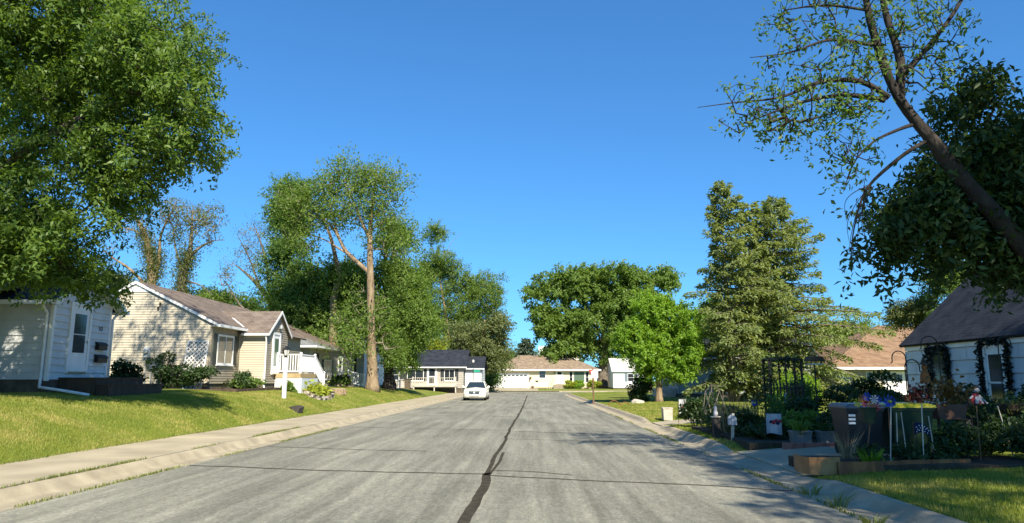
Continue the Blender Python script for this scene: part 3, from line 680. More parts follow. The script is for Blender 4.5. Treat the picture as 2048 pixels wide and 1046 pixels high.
# ================================================================== houses on the left
# ---- nearest house: white boards, entry wing with its gable to the street
def house_a():
    xf, y0, y1 = -14.0, 20.5, 23.35; zg, zs, ze, zr = 1.15, 1.58, 4.0, 4.88; ym = (y0+y1)/2
    h = thing('white_house', 'white board-sided house with gabled entry wing, nearest on the left', 'house', (xf, y0, zg))
    m = MB(); core(m, -16.0, xf, y0, y1, zs, ze, zr, 'x'); m.box(-23, -15.7, 14, 23.9, zs, 4.35); obj('wall', m, 'siding_white', h)
    obj('foundation', MB().box(-16, xf+.0, y0+.03, y1-.03, .4, zs).box(-22.9, -15.75, 14.1, 23.8, .4, zs), 'foundation', h)
    z = zs
    while z < zr-.05:                     # single boards: side wall, then gable front
        zt = min(z+.213, zr-.01)
        if zt <= ze+.01:
            b = MB(); b.add([(-15.69, y0-.04, z), (xf-.06, y0-.04, z), (xf-.06, y0-.004, zt-.004), (-15.69, y0-.004, zt-.004), (-15.69, y0-.002, z), (xf-.06, y0-.002, z)], [(0, 1, 2, 3), (0, 4, 5, 1)]); obj('siding_board', b, 'siding_white', h)
        k = lambda q: max(0, (q-ze)/(zr-ze)*(ym-y0)) if q > ze else 0.07
        a0, a1, b0, b1 = y0+max(.07, k(z)), y1-max(.07, k(z)), y0+max(.07, k(zt)), y1-max(.07, k(zt))
        if a1-a0 > .15:
            b = MB(); b.add([(xf+.04, a0, z), (xf+.04, a1, z), (xf+.004, b1, zt-.004), (xf+.004, b0, zt-.004), (xf+.002, a0, z), (xf+.002, a1, z)], [(0, 1, 2, 3), (0, 4, 5, 1)]); obj('siding_board', b, 'siding_white', h)
        z = zt
    for y in (y0, y1): obj('corner_trim', MB().box(xf-.07, xf+.03, y-.03 if y == y0 else y-.07, y+.07 if y == y0 else y+.03, zs-.04, ze+.05), 'trim_white', h)
    obj('corner_trim', MB().box(-15.69, -15.6, y0-.03, y0+.02, zs, ze), 'trim_white', h)
    sl_ = (zr-ze)/(ym-y0); r = MB(); ov = .34; xo = xf+.32
    r.slab((-19.3, y0-ov, ze-sl_*ov+.1), (xo, y0-ov, ze-sl_*ov+.1), (xo, ym, zr+.1), (-19.3, ym, zr+.1), .09)
    r.slab((xo, y1+ov, ze-sl_*ov+.1), (-19.3, y1+ov, ze-sl_*ov+.1), (-19.3, ym, zr+.1), (xo, ym, zr+.1), .09)
    rf = obj('roof', r, 'shingle_dark', h)
    r = MB(); r.slab((-15.2, 13.6, 4.25), (-15.2, 23.0, 4.25), (-19.4, 23.0, 6.2), (-19.4, 13.6, 6.2), .1); r.slab((-23.6, 23.0, 4.25), (-23.6, 13.6, 4.25), (-19.4, 13.6, 6.2), (-19.4, 23.0, 6.2), .1)
    r.prism([(-15.6, 13.98, 4.2), (-23.2, 13.98, 4.2), (-19.4, 13.98, 6.05)], (0, .05, 0)); obj('roof', r, 'shingle_dark', h)
    for s, ye in ((-1, y0-ov), (1, y1+ov)):
        b = MB(); b.prism([(xo+.004, ye, ze-sl_*ov-.06), (xo+.004, ye, ze-sl_*ov+.12), (xo+.004, ym, zr+.12), (xo+.004, ym, zr-.08)], (.03, 0, 0)); obj('bargeboard', b, 'trim_white', h)
        so_ = MB(); so_.prism([(xf+.03, ye, ze-sl_*ov-.03), (xf+.03, ym, zr-.03), (xo, ym, zr-.03), (xo, ye, ze-sl_*ov-.03)], (0, 0, .02)); obj('soffit', so_, 'trim_white', h)
        gt = MB(); yo = ye+s*.06; gt.box(-15.5, xo+.06, yo-.06, yo+.06, ze-sl_*ov-.05, ze-sl_*ov+.07); obj('gutter', gt, 'trim_white', h)
    obj('gutter', MB().box(-15.22, -15.08, 13.6, 19.9, 4.12, 4.25), 'trim_white', h)
    zb = zg+.35; downpipe(h, [(xf-.15, y0-.36, ze-.15), (xf-.13, y0-.25, ze-.35), (xf-.12, y0-.09, ze-.5), (xf-.12, y0-.09, zb), (xf-.08, y0-.16, zb-.14), (xf+.6, y0-.3, gz(xf+.6, y0)+.14), (xf+1.45, y0-.25, gz(xf+1.45, y0)+.07)])
    downpipe(h, [(xf+.05, y1+.36, ze-.2), (xf+.05, y1+.08, ze-.45), (xf+.05, y1+.08, zg+.3)])
    yd = 21.75; door(h, (xf, yd, zs+.2), (0, 1, 0), XP, .86, 2.05, panes=((.17, .58, .88), (.17, .30, .565)))
    lt = obj('porch_light', MB().lathe([(.05, .06), (.06, .05), (.1, 0), (.09, -.1), (.05, -.13)], (xf+.12, yd+.02, 4.14), 8), 'black_metal', h); obj('bracket', MB().bar((xf+.01, yd+.02, 4.17), (xf+.12, yd+.02, 4.19), .05), 'black_metal', lt)
    for zz, w_ in ((2.52, .46), (2.12, .52)):
        mb_ = obj('mailbox', MB().prism([(xf+.03, 22.62, zz), (xf+.16, 22.62, zz), (xf+.17, 22.62, zz+.16), (xf+.1, 22.62, zz+.22), (xf+.03, 22.62, zz+.24)], (0, w_, 0)), 'black_metal', h)
        obj('lid', MB().prism([(xf+.172, 22.6, zz+.15), (xf+.19, 22.6, zz+.16), (xf+.1, 22.6, zz+.245), (xf+.02, 22.6, zz+.262), (xf+.02, 22.6, zz+.242), (xf+.1, 22.6, zz+.222)], (0, w_+.04, 0)), 'black_metal', mb_)
    text(h, '10', (xf+.03, 22.82, 3.2), .24, (R(90), 0, R(90)), 'number_dark', 'house_number')
    st = thing('doorstep', 'dark timber steps below the white storm door', 'steps', (xf+.8, 21.9, zg))
    for i, (d, tz) in enumerate(((1.15, 1.60), (1.55, 1.40))):
        obj('step', MB().box(xf+.03 if i == 0 else xf+1.17, xf+d, 21.0-.0*i, 23.6+.5*i, zg-.4, tz), 'brown_wood', st)
        obj('tread', MB().box(xf+.03 if i == 0 else xf+1.17, xf+d+.03, 20.96, 23.64+.5*i, tz+.002, tz+.04), 'brown_wood', st)
house_a()

# ---- second house: cream siding, with shade painted into the street-facing walls
def house_b():
    x0, x1, y0, y1 = -21.0, -14.0, 31.0, 43.2; zg, zs, ze, zr = 1.1, 1.42, 4.12, 5.86; xm = (x0+x1)/2
    h = thing('tan_house', 'tan vinyl-sided house with brown shingle roof and shuttered window, second on the left', 'house', (x1, y0, zg))
    m = MB(); core(m, x0, x1, y0, y1, zs, ze, zr, 'y')
    def xr(z): k = max(0, (z-ze)/(zr-ze))*(x1-xm); return (x0+k, x1-k)
    laps(m, (0, y0, 0), XP, YN, xr, zs, zr-.35, .112)
    wall = obj('wall', m, 'siding_cream', h)
    m = MB(); laps(m, (x1, 0, 0), (0, 1, 0), XP, lambda z: (y0+.002, y1), zs, ze-.1, .112); obj('wall', m, 'siding_cream_shaded', h)
    obj('foundation', MB().box(x0+.03, x1-.03, y0+.03, y1-.03, .4, zs), 'foundation', h)
    obj('corner_trim', MB().box(x1-.06, x1+.03, y0-.03, y0+.06, zs, ze), 'siding_cream_shaded', h)
    b = MB(); zz = zr-.42; k = (zz-ze)/(zr-ze)*(x1-xm); b.prism([(x0+k, y0-.02, zz), (x1-k, y0-.02, zz), (xm, y0-.02, zr)], (0, -.03, 0)); gv = obj('gable_vent', b, 'trim_white', h)
    for i in range(3):
        z_ = zz+.06+i*.09; kk = (z_-ze)/(zr-ze)*(x1-xm); obj('slat', MB().box(x0+kk+.1, x1-kk-.1, y0-.075, y0-.052, z_, z_+.02), 'trim_white', gv)
    s_ = (zr-ze)/(x1-xm); ov = .32; r = MB(); ya, yb = y0-.12, y1+.2
    r.slab((x1+ov, ya, ze-s_*ov+.08), (x1+ov, yb, ze-s_*ov+.08), (xm, yb, zr+.08), (xm, ya, zr+.08), .08); r.slab((x0-ov, yb, ze-s_*ov+.08), (x0-ov, ya, ze-s_*ov+.08), (xm, ya, zr+.08), (xm, yb, zr+.08), .08); obj('roof', r, 'shingle_brown', h)
    for sx, xe in ((1, x1+ov), (-1, x0-ov)):
        obj('bargeboard', MB().prism([(xe, ya-.004, ze-s_*ov-.06), (xe, ya-.004, ze-s_*ov+.06), (xm, ya-.004, zr+.06), (xm, ya-.004, zr-.06)], (0, -.02, 0)), 'trim_white', h)
    obj('gutter', MB().box(x1+ov-.01, x1+ov+.11, ya, 34.0, ze-s_*ov-.08, ze-s_*ov+.04), 'trim_white', h); obj('soffit', MB().box(x1+.01, x1+ov-.012, ya, 34, ze-s_*ov-.05, ze-s_*ov-.03), 'trim_white', h)
    downpipe(h, [(x1+.30, 33.85, ze-.25), (x1+.08, 33.85, ze-.45), (x1+.08, 33.85, zg+.2)], 'siding_cream_shaded')
    window(h, (x1+.012, 32.45, 2.93), (0, 1, 0), XP, 1.75, 1.35, mull=1, rail=False, gm='glass_tan', fw=.08); shutters(h, (x1+.012, 32.45, 2.93), (0, 1, 0), XP, 1.75, 1.35, 'shutter_green', .36)
    # entry wing
    xf, a, c = -12.62, 34.0, 36.85; ym = (a+c)/2; zev, zrv = 3.88, 4.92
    m = MB(); core(m, x1-.5, xf, a, c, zs, zev, zrv, 'x'); laps(m, (0, a, 0), XP, YN, lambda z: (x1, xf), zs, zev, .112); obj('entry_wall', m, 'siding_cream', h)
    m = MB(); laps(m, (xf, 0, 0), (0, 1, 0), XP, lambda z: (a+max(0, (z-zev)/(zrv-zev))*(ym-a), c-max(0, (z-zev)/(zrv-zev))*(c-ym)), zs, zrv-.08, .112); obj('entry_wall', m, 'siding_cream_shaded', h)
    obj('foundation', MB().box(x1-.4, xf-.03, a+.03, c-.03, .4, zs), 'foundation', h)
    s2 = (zrv-zev)/(ym-a); o2 = .2; r = MB(); xo = xf+.15
    r.slab((x1-2.6, a-o2, zev-s2*o2+.08), (xo, a-o2, zev-s2*o2+.08), (xo, ym, zrv+.08), (x1-2.6, ym, zrv+.08), .07); r.slab((xo, c+o2, zev-s2*o2+.08), (x1-2.6, c+o2, zev-s2*o2+.08), (x1-2.6, ym, zrv+.08), (xo, ym, zrv+.08), .07); obj('roof', r, 'shingle_brown', h)
    for ye in (a-o2, c+o2): obj('bargeboard', MB().prism([(xo+.003, ye, zev-s2*o2-.05), (xo+.003, ye, zev-s2*o2+.08), (xo+.003, ym, zrv+.08), (xo+.003, ym, zrv-.06)], (.025, 0, 0)), 'trim_white', h)
    obj('gutter', MB().box(x1+.2, xo+.02, a-o2-.11, a-o2+.005, zev-s2*o2-.06, zev-s2*o2+.05), 'trim_white', h)
    downpipe(h, [(xf+.02, a-o2-.05, zev-.2), (xf-.02, a-.09, zev-.4), (xf-.02, a-.09, zg+.2), (xf+.05, a-.2, zg+.1)])
    obj('valley_flashing', MB().bar((x1+.28, 33.78, ze-s_*.28+.10), (x1-1.1, 35.3, ze+s_*1.1+.12), .07, .03), 'trim_white', h)
    door(h, (xf+.012, 35.15, zs+.42), (0, 1, 0), XP, .84, 1.95, panes=((.18, .22, .9),), gm='glass_green')
    for z_, y_ in ((4.22, 35.6), (4.12, 35.5)): pass
    obj('porch_light', MB().lathe([(.04, .1), (.09, .04), (.1, -.08), (.05, -.12)], (xf+.12, 35.5, 4.2), 8).bar((xf, 35.5, 4.24), (xf+.12, 35.5, 4.24), .04), 'metal_grey', h)
    st = MB()
    for i in range(5):
        t = i*1.2566+1.57; st.prism([(xf+.03, 36.25+.22*math.cos(t), 3.05+.22*math.sin(t)), (xf+.03, 36.25+.09*math.cos(t+.63), 3.05+.09*math.sin(t+.63)), (xf+.03, 36.25, 3.05), (xf+.03, 36.25+.09*math.cos(t-.63), 3.05+.09*math.sin(t-.63))], (.02, 0, 0))
    obj('wall_star', st, 'black_metal', h)
    # things fixed to the gable wall
    xm_ = at(297, 700, y0)[0]; mt = obj('electric_meter', MB().box(xm_-.13, xm_+.13, y0-.16, y0-.015, 2.55, 3.0), 'meter_grey', h); obj('dial', MB().lathe([(.11, 0), (.11, -.09), (.07, -.12)], (xm_, y0-.165, 2.82), 12, 'y'), 'lamp_glass', mt)
    for dx, z1_ in ((-.02, 2.55), (.24, 2.3), (.5, 2.0), (.62, 2.0)): obj('conduit', MB().tube([(xm_+dx, y0-.08, zg), (xm_+dx, y0-.08, z1_)], .028, 6), 'metal_grey', h)
    for a_, b_, z_ in ((.12, .40, 2.05), (.42, .70, 2.05)): obj('utility_box', MB().box(xm_+a_, xm_+b_, y0-.14, y0-.015, z_, z_+.3), 'metal_grey', h)
    for x_, z_ in ((at(318, 612, y0)[0], 4.72), (at(322, 608, y0)[0], 4.9)): obj('wall_vent', MB().box(x_-.03, x_+.03, y0-.1, y0-.01, z_-.06, z_+.06), 'brown_wood', h)
    tr = thing('lattice_trellis', 'white lattice trellis standing against the cream gable wall', 'trellis', (-14.7, y0-.12, zg+.1)); xa, xb, za, zb = -15.15, -14.25, 1.2, 3.25
    sh = .18; 
    obj('frame', MB().bar((xa, y0-.14, za), (xa+sh, y0-.08, zb), .045).bar((xb, y0-.14, za), (xb+sh, y0-.08, zb), .045).bar((xa+sh, y0-.08, zb), (xb+sh, y0-.08, zb), .045).bar((xa, y0-.14, za), (xb, y0-.14, za), .045), 'vinyl_white', tr)
    n = 14
    for k in range(-11, 5):              # diagonal laths, clipped to the frame
        for s in (1, -1):
            u0 = k*.19; pts = []
            for t in (0, 1):
                pass
            zlo, zhi = za, zb; ua = (u0 if s > 0 else .9-u0); 
            t0, t1 = 0.0, zb-za
            # u = ua + s*t must stay in 0..0.9
            if s > 0: t0 = max(t0, -ua); t1 = min(t1, .9-ua)
            else: t0 = max(t0, ua-.9); t1 = min(t1, ua)
            if t1-t0 > .1:
                P = [(xa+sh*t/(zb-za)+ua+s*t, y0-.14+.06*t/(zb-za)-.008*s, za+t) for t in (t0, t1)]; obj('lath', MB().bar(P[0], P[1], .03, .008, up=(0, 1, 0)), 'vinyl_white', tr)
    # porch deck with white railing and steps
    pd = thing('porch_deck', 'small raised porch deck with white railing and lattice skirt at the tan house', 'porch', (-12, 36, zg-.1)); xa, xb, ya_, yb_ = xf+.04, -11.3, 35.2, 37.6; zd = 1.9; zgd = gz(xb, 36)
    for i in range(16): obj('deck_board', MB().box(xa, xb, ya_+i*.15, ya_+i*.15+.142, zd-.03, zd), 'deck_wood', pd)
    obj('rim', MB().box(xa, xb+.02, ya_-.03, ya_-.002, zd-.22, zd-.005).box(xb+.002, xb+.03, ya_-.03, yb_, zd-.22, zd-.005), 'deck_wood', pd)
    zb0 = zgd-.05; sk = MB()
    for k in range(-8, 24):
        for s in (1, -1):
            Wd = xb-xa; Hh = zd-.24-zb0; ua = k*.11 if s > 0 else Wd-k*.11; t0, t1 = 0, Hh
            if s > 0: t0 = max(0, -ua); t1 = min(Hh, Wd-ua)
            else: t0 = max(0, ua-Wd); t1 = min(Hh, ua)
            if t1-t0 > .06: sk.bar((xa+ua+s*t0, ya_-.01-.006*s, zb0+t0), (xa+ua+s*t1, ya_-.01-.006*s, zb0+t1), .032, .006, up=(0, 1, 0))
    obj('lattice_skirt', sk, 'vinyl_white', pd); obj('side_panel', MB().box(xb+.0, xb+.02, ya_, 38.0, zb0, zd-.225), 'siding_pale_blue', pd)
    obj('corner_board', MB().box(xb-.05, xb+.045, ya_-.04, ya_+.05, zb0, zd-.225), 'vinyl_white', pd)
    obj('frame', MB().box(xa+.05, xb-.05, ya_+.02, yb_-.02, zb0, zd-.04), 'foundation', pd)
    railing(pd, (xa+.08, ya_+.05, zd), (xb-.05, ya_+.05, zd), .92, 'vinyl_white', .125); railing(pd, (xb-.05, ya_+.05, zd), (xb-.05, yb_-.05, zd), .92, 'vinyl_white', .125, (False, True))
    ze_ = gz(xb, 39.4); railing(pd, (xb-.05, yb_, zd), (xb-.05, 39.35, ze_+.05), .92, 'vinyl_white', .125, (False, True))
    for i in range(4): obj('step', MB().box(xa+.1, xb-.12, yb_+i*.4, yb_+i*.4+.42, zb0, zd-.17*(i+1)), 'concrete', pd)
house_b()
def house_c():                           # third: grey-tan walls, grey hip in front of a brown roof
    x1, y0, y1 = -14.3, 46.0, 58.0; x0 = -23; zg, zs, ze = .8, 1.0, 3.75
    h = thing('grey_house', 'low grey-tan house with grey and brown shingle roof behind the white porch', 'house', (x1, y0, zg))
    m = MB().box(x0, x1, y0, y1, zs, ze); laps(m, (0, y0, 0), XP, YN, lambda z: (x0, x1), zs, ze, .12); laps(m, (x1, 0, 0), (0, 1, 0), XP, lambda z: (y0, y1), zs, ze, .12); obj('wall', m, 'siding_grey', h)
    obj('foundation', MB().box(x0+.03, x1-.03, y0+.03, y1-.03, .2, zs), 'foundation', h)
    r = MB(); e = .55; xm = -18.6; zr = 5.5
    r.slab((x0-e, y0-e, ze), (x1+e, y0-e, ze), (xm+.01, y0+4.6, zr), (xm, y0+4.6, zr), .1); r.slab((x1+e, y0-e, ze), (x1+e, y0+5, ze), (xm, y0+4.6, zr), (xm, y0+4.59, zr), .1); obj('roof', r, 'shingle_grey', h)
    r = MB(); r.slab((x1+.25, y0+4.4, ze+.05), (x1+.25, y1+.4, ze+.05), (xm, y1+.4, zr+.32), (xm, y0+3.2, zr+.32), .12); r.slab((x0-e, y1+.4, ze+.05), (x0-e, y0+3.2, ze+.05), (xm, y0+3.2, zr+.32), (xm, y1+.4, zr+.32), .12); rf = obj('roof', r, 'shingle_brown', h)
    for y_ in (50.5, 53.3): obj('roof_vent', MB().prism([(-17.4, y_, zr-.36), (-16.9, y_, zr-.58), (-16.9, y_, zr-.32), (-17.3, y_, zr-.2)], (0, .4, 0)), 'brown_wood', rf)
    obj('gutter', MB().box(x0-e, x1+e, y0-e-.1, y0-e, ze-.1, ze+.02).box(x1+e, x1+e+.1, y0-e, y0+5, ze-.1, ze+.02), 'trim_white', h); obj('soffit', MB().box(x0-e+.02, x1+e-.02, y0-e+.02, y0+5, ze-.13, ze-.11), 'trim_white', h)
    downpipe(h, [(x1-.6, y0-e-.05, ze-.1), (x1-.5, y0-e+.1, ze-.35), (x1-.3, y0-.07, ze-.6), (x1-.3, y0-.07, zg+.1)], 'metal_grey')
    door(h, (x1+.012, 47.4, zs+.25), (0, 1, 0), XP, .9, 2.0, 'brown_wood', panes=((.2, .6, .85),))
    window(h, (x1+.012, 50.3, 2.3), (0, 1, 0), XP, 1.9, 1.35, mull=1, rail=False, gm='glass_tan'); shutters(h, (x1+.012, 50.3, 2.3), (0, 1, 0), XP, 1.9, 1.35, 'trim_dark', .42)
    door(h, (x1+.012, 53.6, zs+.2), (0, 1, 0), XP, .9, 2.05, panes=((.15, .55, .9), (.15, .12, .5)))
    rp = thing('stoop', 'white railed stoop stepping down toward the thick tan tree trunk', 'steps', (x1+1, 53.5, zg)); zd = 1.35; ya = 52.8
    obj('landing', MB().box(x1+.05, x1+.9, ya, 54.6, .5, zd), 'concrete', rp)
    for i in range(3): obj('step', MB().box(x1+.91+i*.34, x1+1.24+i*.34, ya+.05, 54.5, .3, zd-.2*(i+1)), 'concrete', rp)
    railing(rp, (x1+.15, ya+.06, zd), (x1+.85, ya+.06, zd), .9, 'vinyl_white', .14); railing(rp, (x1+.85, ya+.06, zd), (x1+2.05, ya+.06, gz(x1+2.05, ya)+.02), .9, 'vinyl_white', .14, (False, True))
house_c()
def simple_house(name, label, x0, x1, y0, y1, zg, zs, ze, zr, wall, roof, axis='y', course=.16, ov=.35, face='E'):
    h = thing(name, label, 'house', ((x0+x1)/2, y0, zg)); m = MB(); core(m, x0, x1, y0, y1, zs, ze, zr, axis); s_ = 0
    if axis == 'y':
        xm = (x0+x1)/2; k = lambda z: max(0, (z-ze)/(zr-ze))*(x1-xm); laps(m, (0, y0, 0), XP, YN, lambda z: (x0+k(z), x1-k(z)), zs, zr-.1, course)
        laps(m, (x1, 0, 0), (0, 1, 0), XP, lambda z: (y0, y1), zs, ze, course); laps(m, (x0, 0, 0), (0, 1, 0), XN, lambda z: (y0, y1), zs, ze, course)
        s_ = (zr-ze)/(x1-xm); r = MB(); r.slab((x1+ov, y0-ov, ze-s_*ov+.1), (x1+ov, y1+ov, ze-s_*ov+.1), (xm, y1+ov, zr+.1), (xm, y0-ov, zr+.1), .1); r.slab((x0-ov, y1+ov, ze-s_*ov+.1), (x0-ov, y0-ov, ze-s_*ov+.1), (xm, y0-ov, zr+.1), (xm, y1+ov, zr+.1), .1)
        for xe in (x0-ov, x1+ov): obj('bargeboard', MB().prism([(xe, y0-ov-.004, ze-s_*ov-.05), (xe, y0-ov-.004, ze-s_*ov+.1), (xm, y0-ov-.004, zr+.1), (xm, y0-ov-.004, zr-.05)], (0, -.03, 0)), 'trim_white', h)
    else:
        ym = (y0+y1)/2; k = lambda z: max(0, (z-ze)/(zr-ze))*(y1-ym); laps(m, (0, y0, 0), XP, YN, lambda z: (x0, x1), zs, ze, course)
        for xx, nn in ((x1, XP), (x0, XN)): laps(m, (xx, 0, 0), (0, 1, 0), nn, lambda z: (y0+k(z), y1-k(z)), zs, zr-.1, course)
        s_ = (zr-ze)/(y1-ym); r = MB(); r.slab((x0-ov, y0-ov, ze-s_*ov+.1), (x1+ov, y0-ov, ze-s_*ov+.1), (x1+ov, ym, zr+.1), (x0-ov, ym, zr+.1), .1); r.slab((x1+ov, y1+ov, ze-s_*ov+.1), (x0-ov, y1+ov, ze-s_*ov+.1), (x0-ov, ym, zr+.1), (x1+ov, ym, zr+.1), .1)
        obj('gutter', MB().box(x0-ov, x1+ov, y0-ov-.1, y0-ov, ze-s_*ov-.03, ze-s_*ov+.09), 'trim_white', h)
    obj('wall', m, wall, h); obj('roof', r, roof, h); obj('foundation', MB().box(x0+.03, x1-.03, y0+.03, y1-.03, zg-.5, zs), 'foundation', h)
    return h
hd = simple_house('pale_blue_house', 'pale blue-white sided house mostly hidden behind the two big trunks', -21, -14.2, 61, 71, .7, .9, 4.3, 6.2, 'siding_pale_blue', 'shingle_dark', 'y', .2)
window(hd, (-15.0, 61-.02, 2.9), XP, YN, .5, 1.7, gm='glass'); door(hd, (-14.18, 66.5, 1.2), (0, 1, 0), XP, .9, 2.05)
window(hd, (-14.18, 63.2, 2.8), (0, 1, 0), XP, 1.2, 1.4)
st = thing('steps', 'small white railed steps beyond the thick tan tree trunk', 'steps', (-12.6, 66, .6)); obj('landing', MB().box(-14.1, -12.9, 65.6, 67.4, .3, 1.15), 'concrete', st)
for i in range(2): obj('step', MB().box(-12.89+i*.4, -12.5+i*.4, 65.7, 67.3, .2, .95-.2*i), 'concrete', st)
railing(st, (-13.0, 65.65, 1.15), (-11.9, 65.65, .6), .9, 'vinyl_white', .2)
he = simple_house('dark_roofed_house', 'white-sided house, greyed to imitate tree shade, with near-black roof and railed ramp at the corner', -17.0, -7.6, 82, 89.5, .5, .7, 3.2, 5.1, 'siding_grey', 'shingle_dark', 'x', .2, .4)  # white walls take the grey siding to stand in for tree shade
for x_ in (-15.4,): window(he, (x_, 82-.02, 2.2), XP, YN, .9, 1.25, gm='glass')
window(he, (-13.1, 82-.02, 2.15), XP, YN, 1.9, 1.3, mull=1, rail=False); shutters(he, (-15.4, 82-.02, 2.2), XP, YN, .9, 1.25, 'trim_dark', .4); shutters(he, (-13.1, 82-.02, 2.15), XP, YN, 1.9, 1.3, 'trim_dark', .45)
door(he, (-11.2, 82-.02, 1.0), XP, YN, .95, 2.1, panes=((.14, .5, .9), (.14, .1, .46)))
window(he, (-9.2, 82-.02, 2.15), XP, YN, 1.2, 1.3, mull=1, rail=False); shutters(he, (-9.2, 82-.02, 2.15), XP, YN, 1.2, 1.3, 'trim_dark', .4)
hw = simple_house('garden_garage', 'small grey-white garage wing beside the dark-roofed house', -7.5, -5.6, 83, 89, .4, .6, 3.0, 4.3, 'siding_white', 'shingle_dark', 'x', .2)
ramp = thing('ramp', 'weathered white railed ramp in front of the dark-roofed house', 'ramp', (-12, 80.6, .5))
obj('deck', MB().box(-13.2, -8.2, 80.2, 81.8, .9, 1.0), 'weathered_white', ramp); obj('slope', MB().prism([(-16.6, 80.2, .5), (-13.22, 80.2, .9), (-13.22, 80.2, 1.0), (-16.6, 80.2, .6)], (0, 1.4, 0)), 'weathered_white', ramp)
railing(ramp, (-13.1, 80.25, 1.0), (-10.7, 80.25, 1.0), .85, 'weathered_white', .22); railing(ramp, (-10.7, 80.25, 1.0), (-8.3, 80.25, 1.0), .85, 'weathered_white', .22, (False, True)); railing(ramp, (-16.5, 80.25, .6), (-13.1, 80.25, 1.0), .8, 'weathered_white', .24, (True, False))
for x_ in (-13, -10.7, -8.3): obj('post', MB().box(x_-.06, x_+.06, 80.3, 80.42, .2, .9), 'weathered_white', ramp)

# ---- yellow house across the end of the street
def house_end():
    x0, x1, y0, y1 = -6.5, 10.7, 116.0, 126; zg, zs, ze, zr = .32, .45, 3.3, 5.75
    h = thing('yellow_house', 'pale yellow house with hip roof and white garage door closing the end of the street', 'house', (2, y0, zg)); m = MB().box(x0, x1, y0, y1, zs, ze)
    laps(m, (0, y0, 0), XP, YN, lambda z: (x0, x1), zs, ze, .16); obj('wall', m, 'siding_yellow', h); obj('foundation', MB().box(x0+.03, x1-.03, y0+.03, y1-.03, 0, zs), 'concrete', h)
    e = .6; r = MB(); a, b_ = -1.6, 6.0; ym = 121
    r.slab((x0-e, y0-e, ze), (x1+e, y0-e, ze), (b_, ym, zr), (a, ym, zr), .12); r.slab((x1+e, y0-e, ze), (x1+e, y1+e, ze), (b_, ym+.01, zr), (b_, ym, zr), .12); r.slab((x0-e, y1+e, ze), (x0-e, y0-e, ze), (a, ym, zr), (a, ym+.01, zr), .12); r.slab((x1+e, y1+e, ze), (x0-e, y1+e, ze), (a, ym+.01, zr), (b_, ym+.01, zr), .12); obj('roof', r, 'shingle_warm', h)
    obj('gutter', MB().box(x0-e, x1+e+.1, y0-e-.12, y0-e, ze-.22, ze+.03), 'trim_white', h); obj('soffit', MB().box(x0-e, x1+e, y0-e+.01, y0, ze-.2, ze-.18), 'trim_white', h)
    gd = obj('garage_door', MB().box(-5.7, -.4, y0-.03, y0-.016, .42, 2.55), 'paint_white', h)
    for j in range(4): 
        for i in range(4): obj('panel', MB().box(-5.6+i*1.31, -4.4+i*1.31, y0-.05, y0-.032, .5+j*.52, .94+j*.52) if j < 3 else MB().box(-5.6+i*1.31, -4.4+i*1.31, y0-.05, y0-.032, 2.06, 2.16), 'paint_white', gd)
    for i in range(8): obj('pane', MB().box(-5.55+i*.655, -5.07+i*.655, y0-.05, y0-.033, 2.2, 2.42), 'glass', gd)
    obj('door_frame', MB().box(-5.9, -5.71, y0-.07, y0-.016, .32, 2.75).box(-.39, -.2, y0-.07, y0-.016, .32, 2.75).box(-5.7, -.4, y0-.07, y0-.016, 2.56, 2.75), 'trim_white', h)
    for x_, m_ in ((-6.2, 'brown_wood'), (-.95+1.1, 'brown_wood')): obj('wall_lamp', MB().lathe([(.05, .18), (.11, .1), (.1, -.12), (.04, -.18)], (x_, y0-.17, 2.0), 8).bar((x_, y0, 2.1), (x_, y0-.14, 2.1), .05), m_, h)
    obj('name_board', MB().box(-.16, -.02, y0-.05, y0-.018, 1.3, 2.1), 'brown_wood', h)
    window(h, (2.0, y0-.015, 2.55), XP, YN, 1.1, 1.3); obj('mailbox', MB().box(.9, 1.35, y0-.14, y0-.02, 1.35, 1.55), 'trim_dark', h)
    door(h, (4.75, y0-.016, .95), XP, YN, .95, 2.1, panes=((.15, .72, .93),)); obj('porch_light', MB().lathe([(.05, .15), (.09, 0), (.05, -.15)], (3.9, y0-.13, 2.8), 8).bar((3.9, y0, 2.8), (3.9, y0-.12, 2.8), .05), 'brown_wood', h)
    window(h, (7.9, y0-.015, 2.1), XP, YN, 1.8, 1.75, gm='glass_green', rail=False)
    for x_ in (6.6, 9.2): window(h, (x_, y0-.015, 2.1), XP, YN, .55, 1.75)
    st = thing('front_steps', 'concrete steps below the white front door of the yellow house', 'steps', (4.75, y0-1, .3))
    for i in range(4): obj('step', MB().box(3.75, 5.75, y0-.55-.3*i, y0-.25-.3*i-.004 if i else y0-.02, .2, .9-.15*i), 'stone', st)
    obj('rail', MB().bar((3.7, y0-1.4, .3), (3.7, y0-1.4, 1.25), .05).bar((3.7, y0-1.4, 1.25), (3.7, y0-.2, 1.8), .05), 'metal_grey', st)
    bn = thing('bench', 'white slatted bench on the grass before the yellow house', 'bench', (2.2, y0-1.2, .3))
    for i in range(3): obj('slat', MB().box(.5, 3.0, y0-1.35+i*.14, y0-1.24+i*.14, .68, .72), 'paint_white', bn)
    for i in range(2): obj('back_slat', MB().box(.5, 3.0, y0-.93, y0-.9, .85+i*.18, .98+i*.18), 'paint_white', bn)
    for x_ in (.5, 2.94): obj('leg', MB().box(x_, x_+.07, y0-1.35, y0-1.28, .2, .676).box(x_, x_+.07, y0-.955, y0-.932, .2, 1.2), 'trim_dark', bn)
    pt = obj('flower_pot', MB().lathe([(.16, 0), (.24, .4), (.26, .42)], (.4, y0-2.1, .27), 10), 'terracotta', None); tag(pt, 'red-brown flower pot beside the white bench', 'pot')
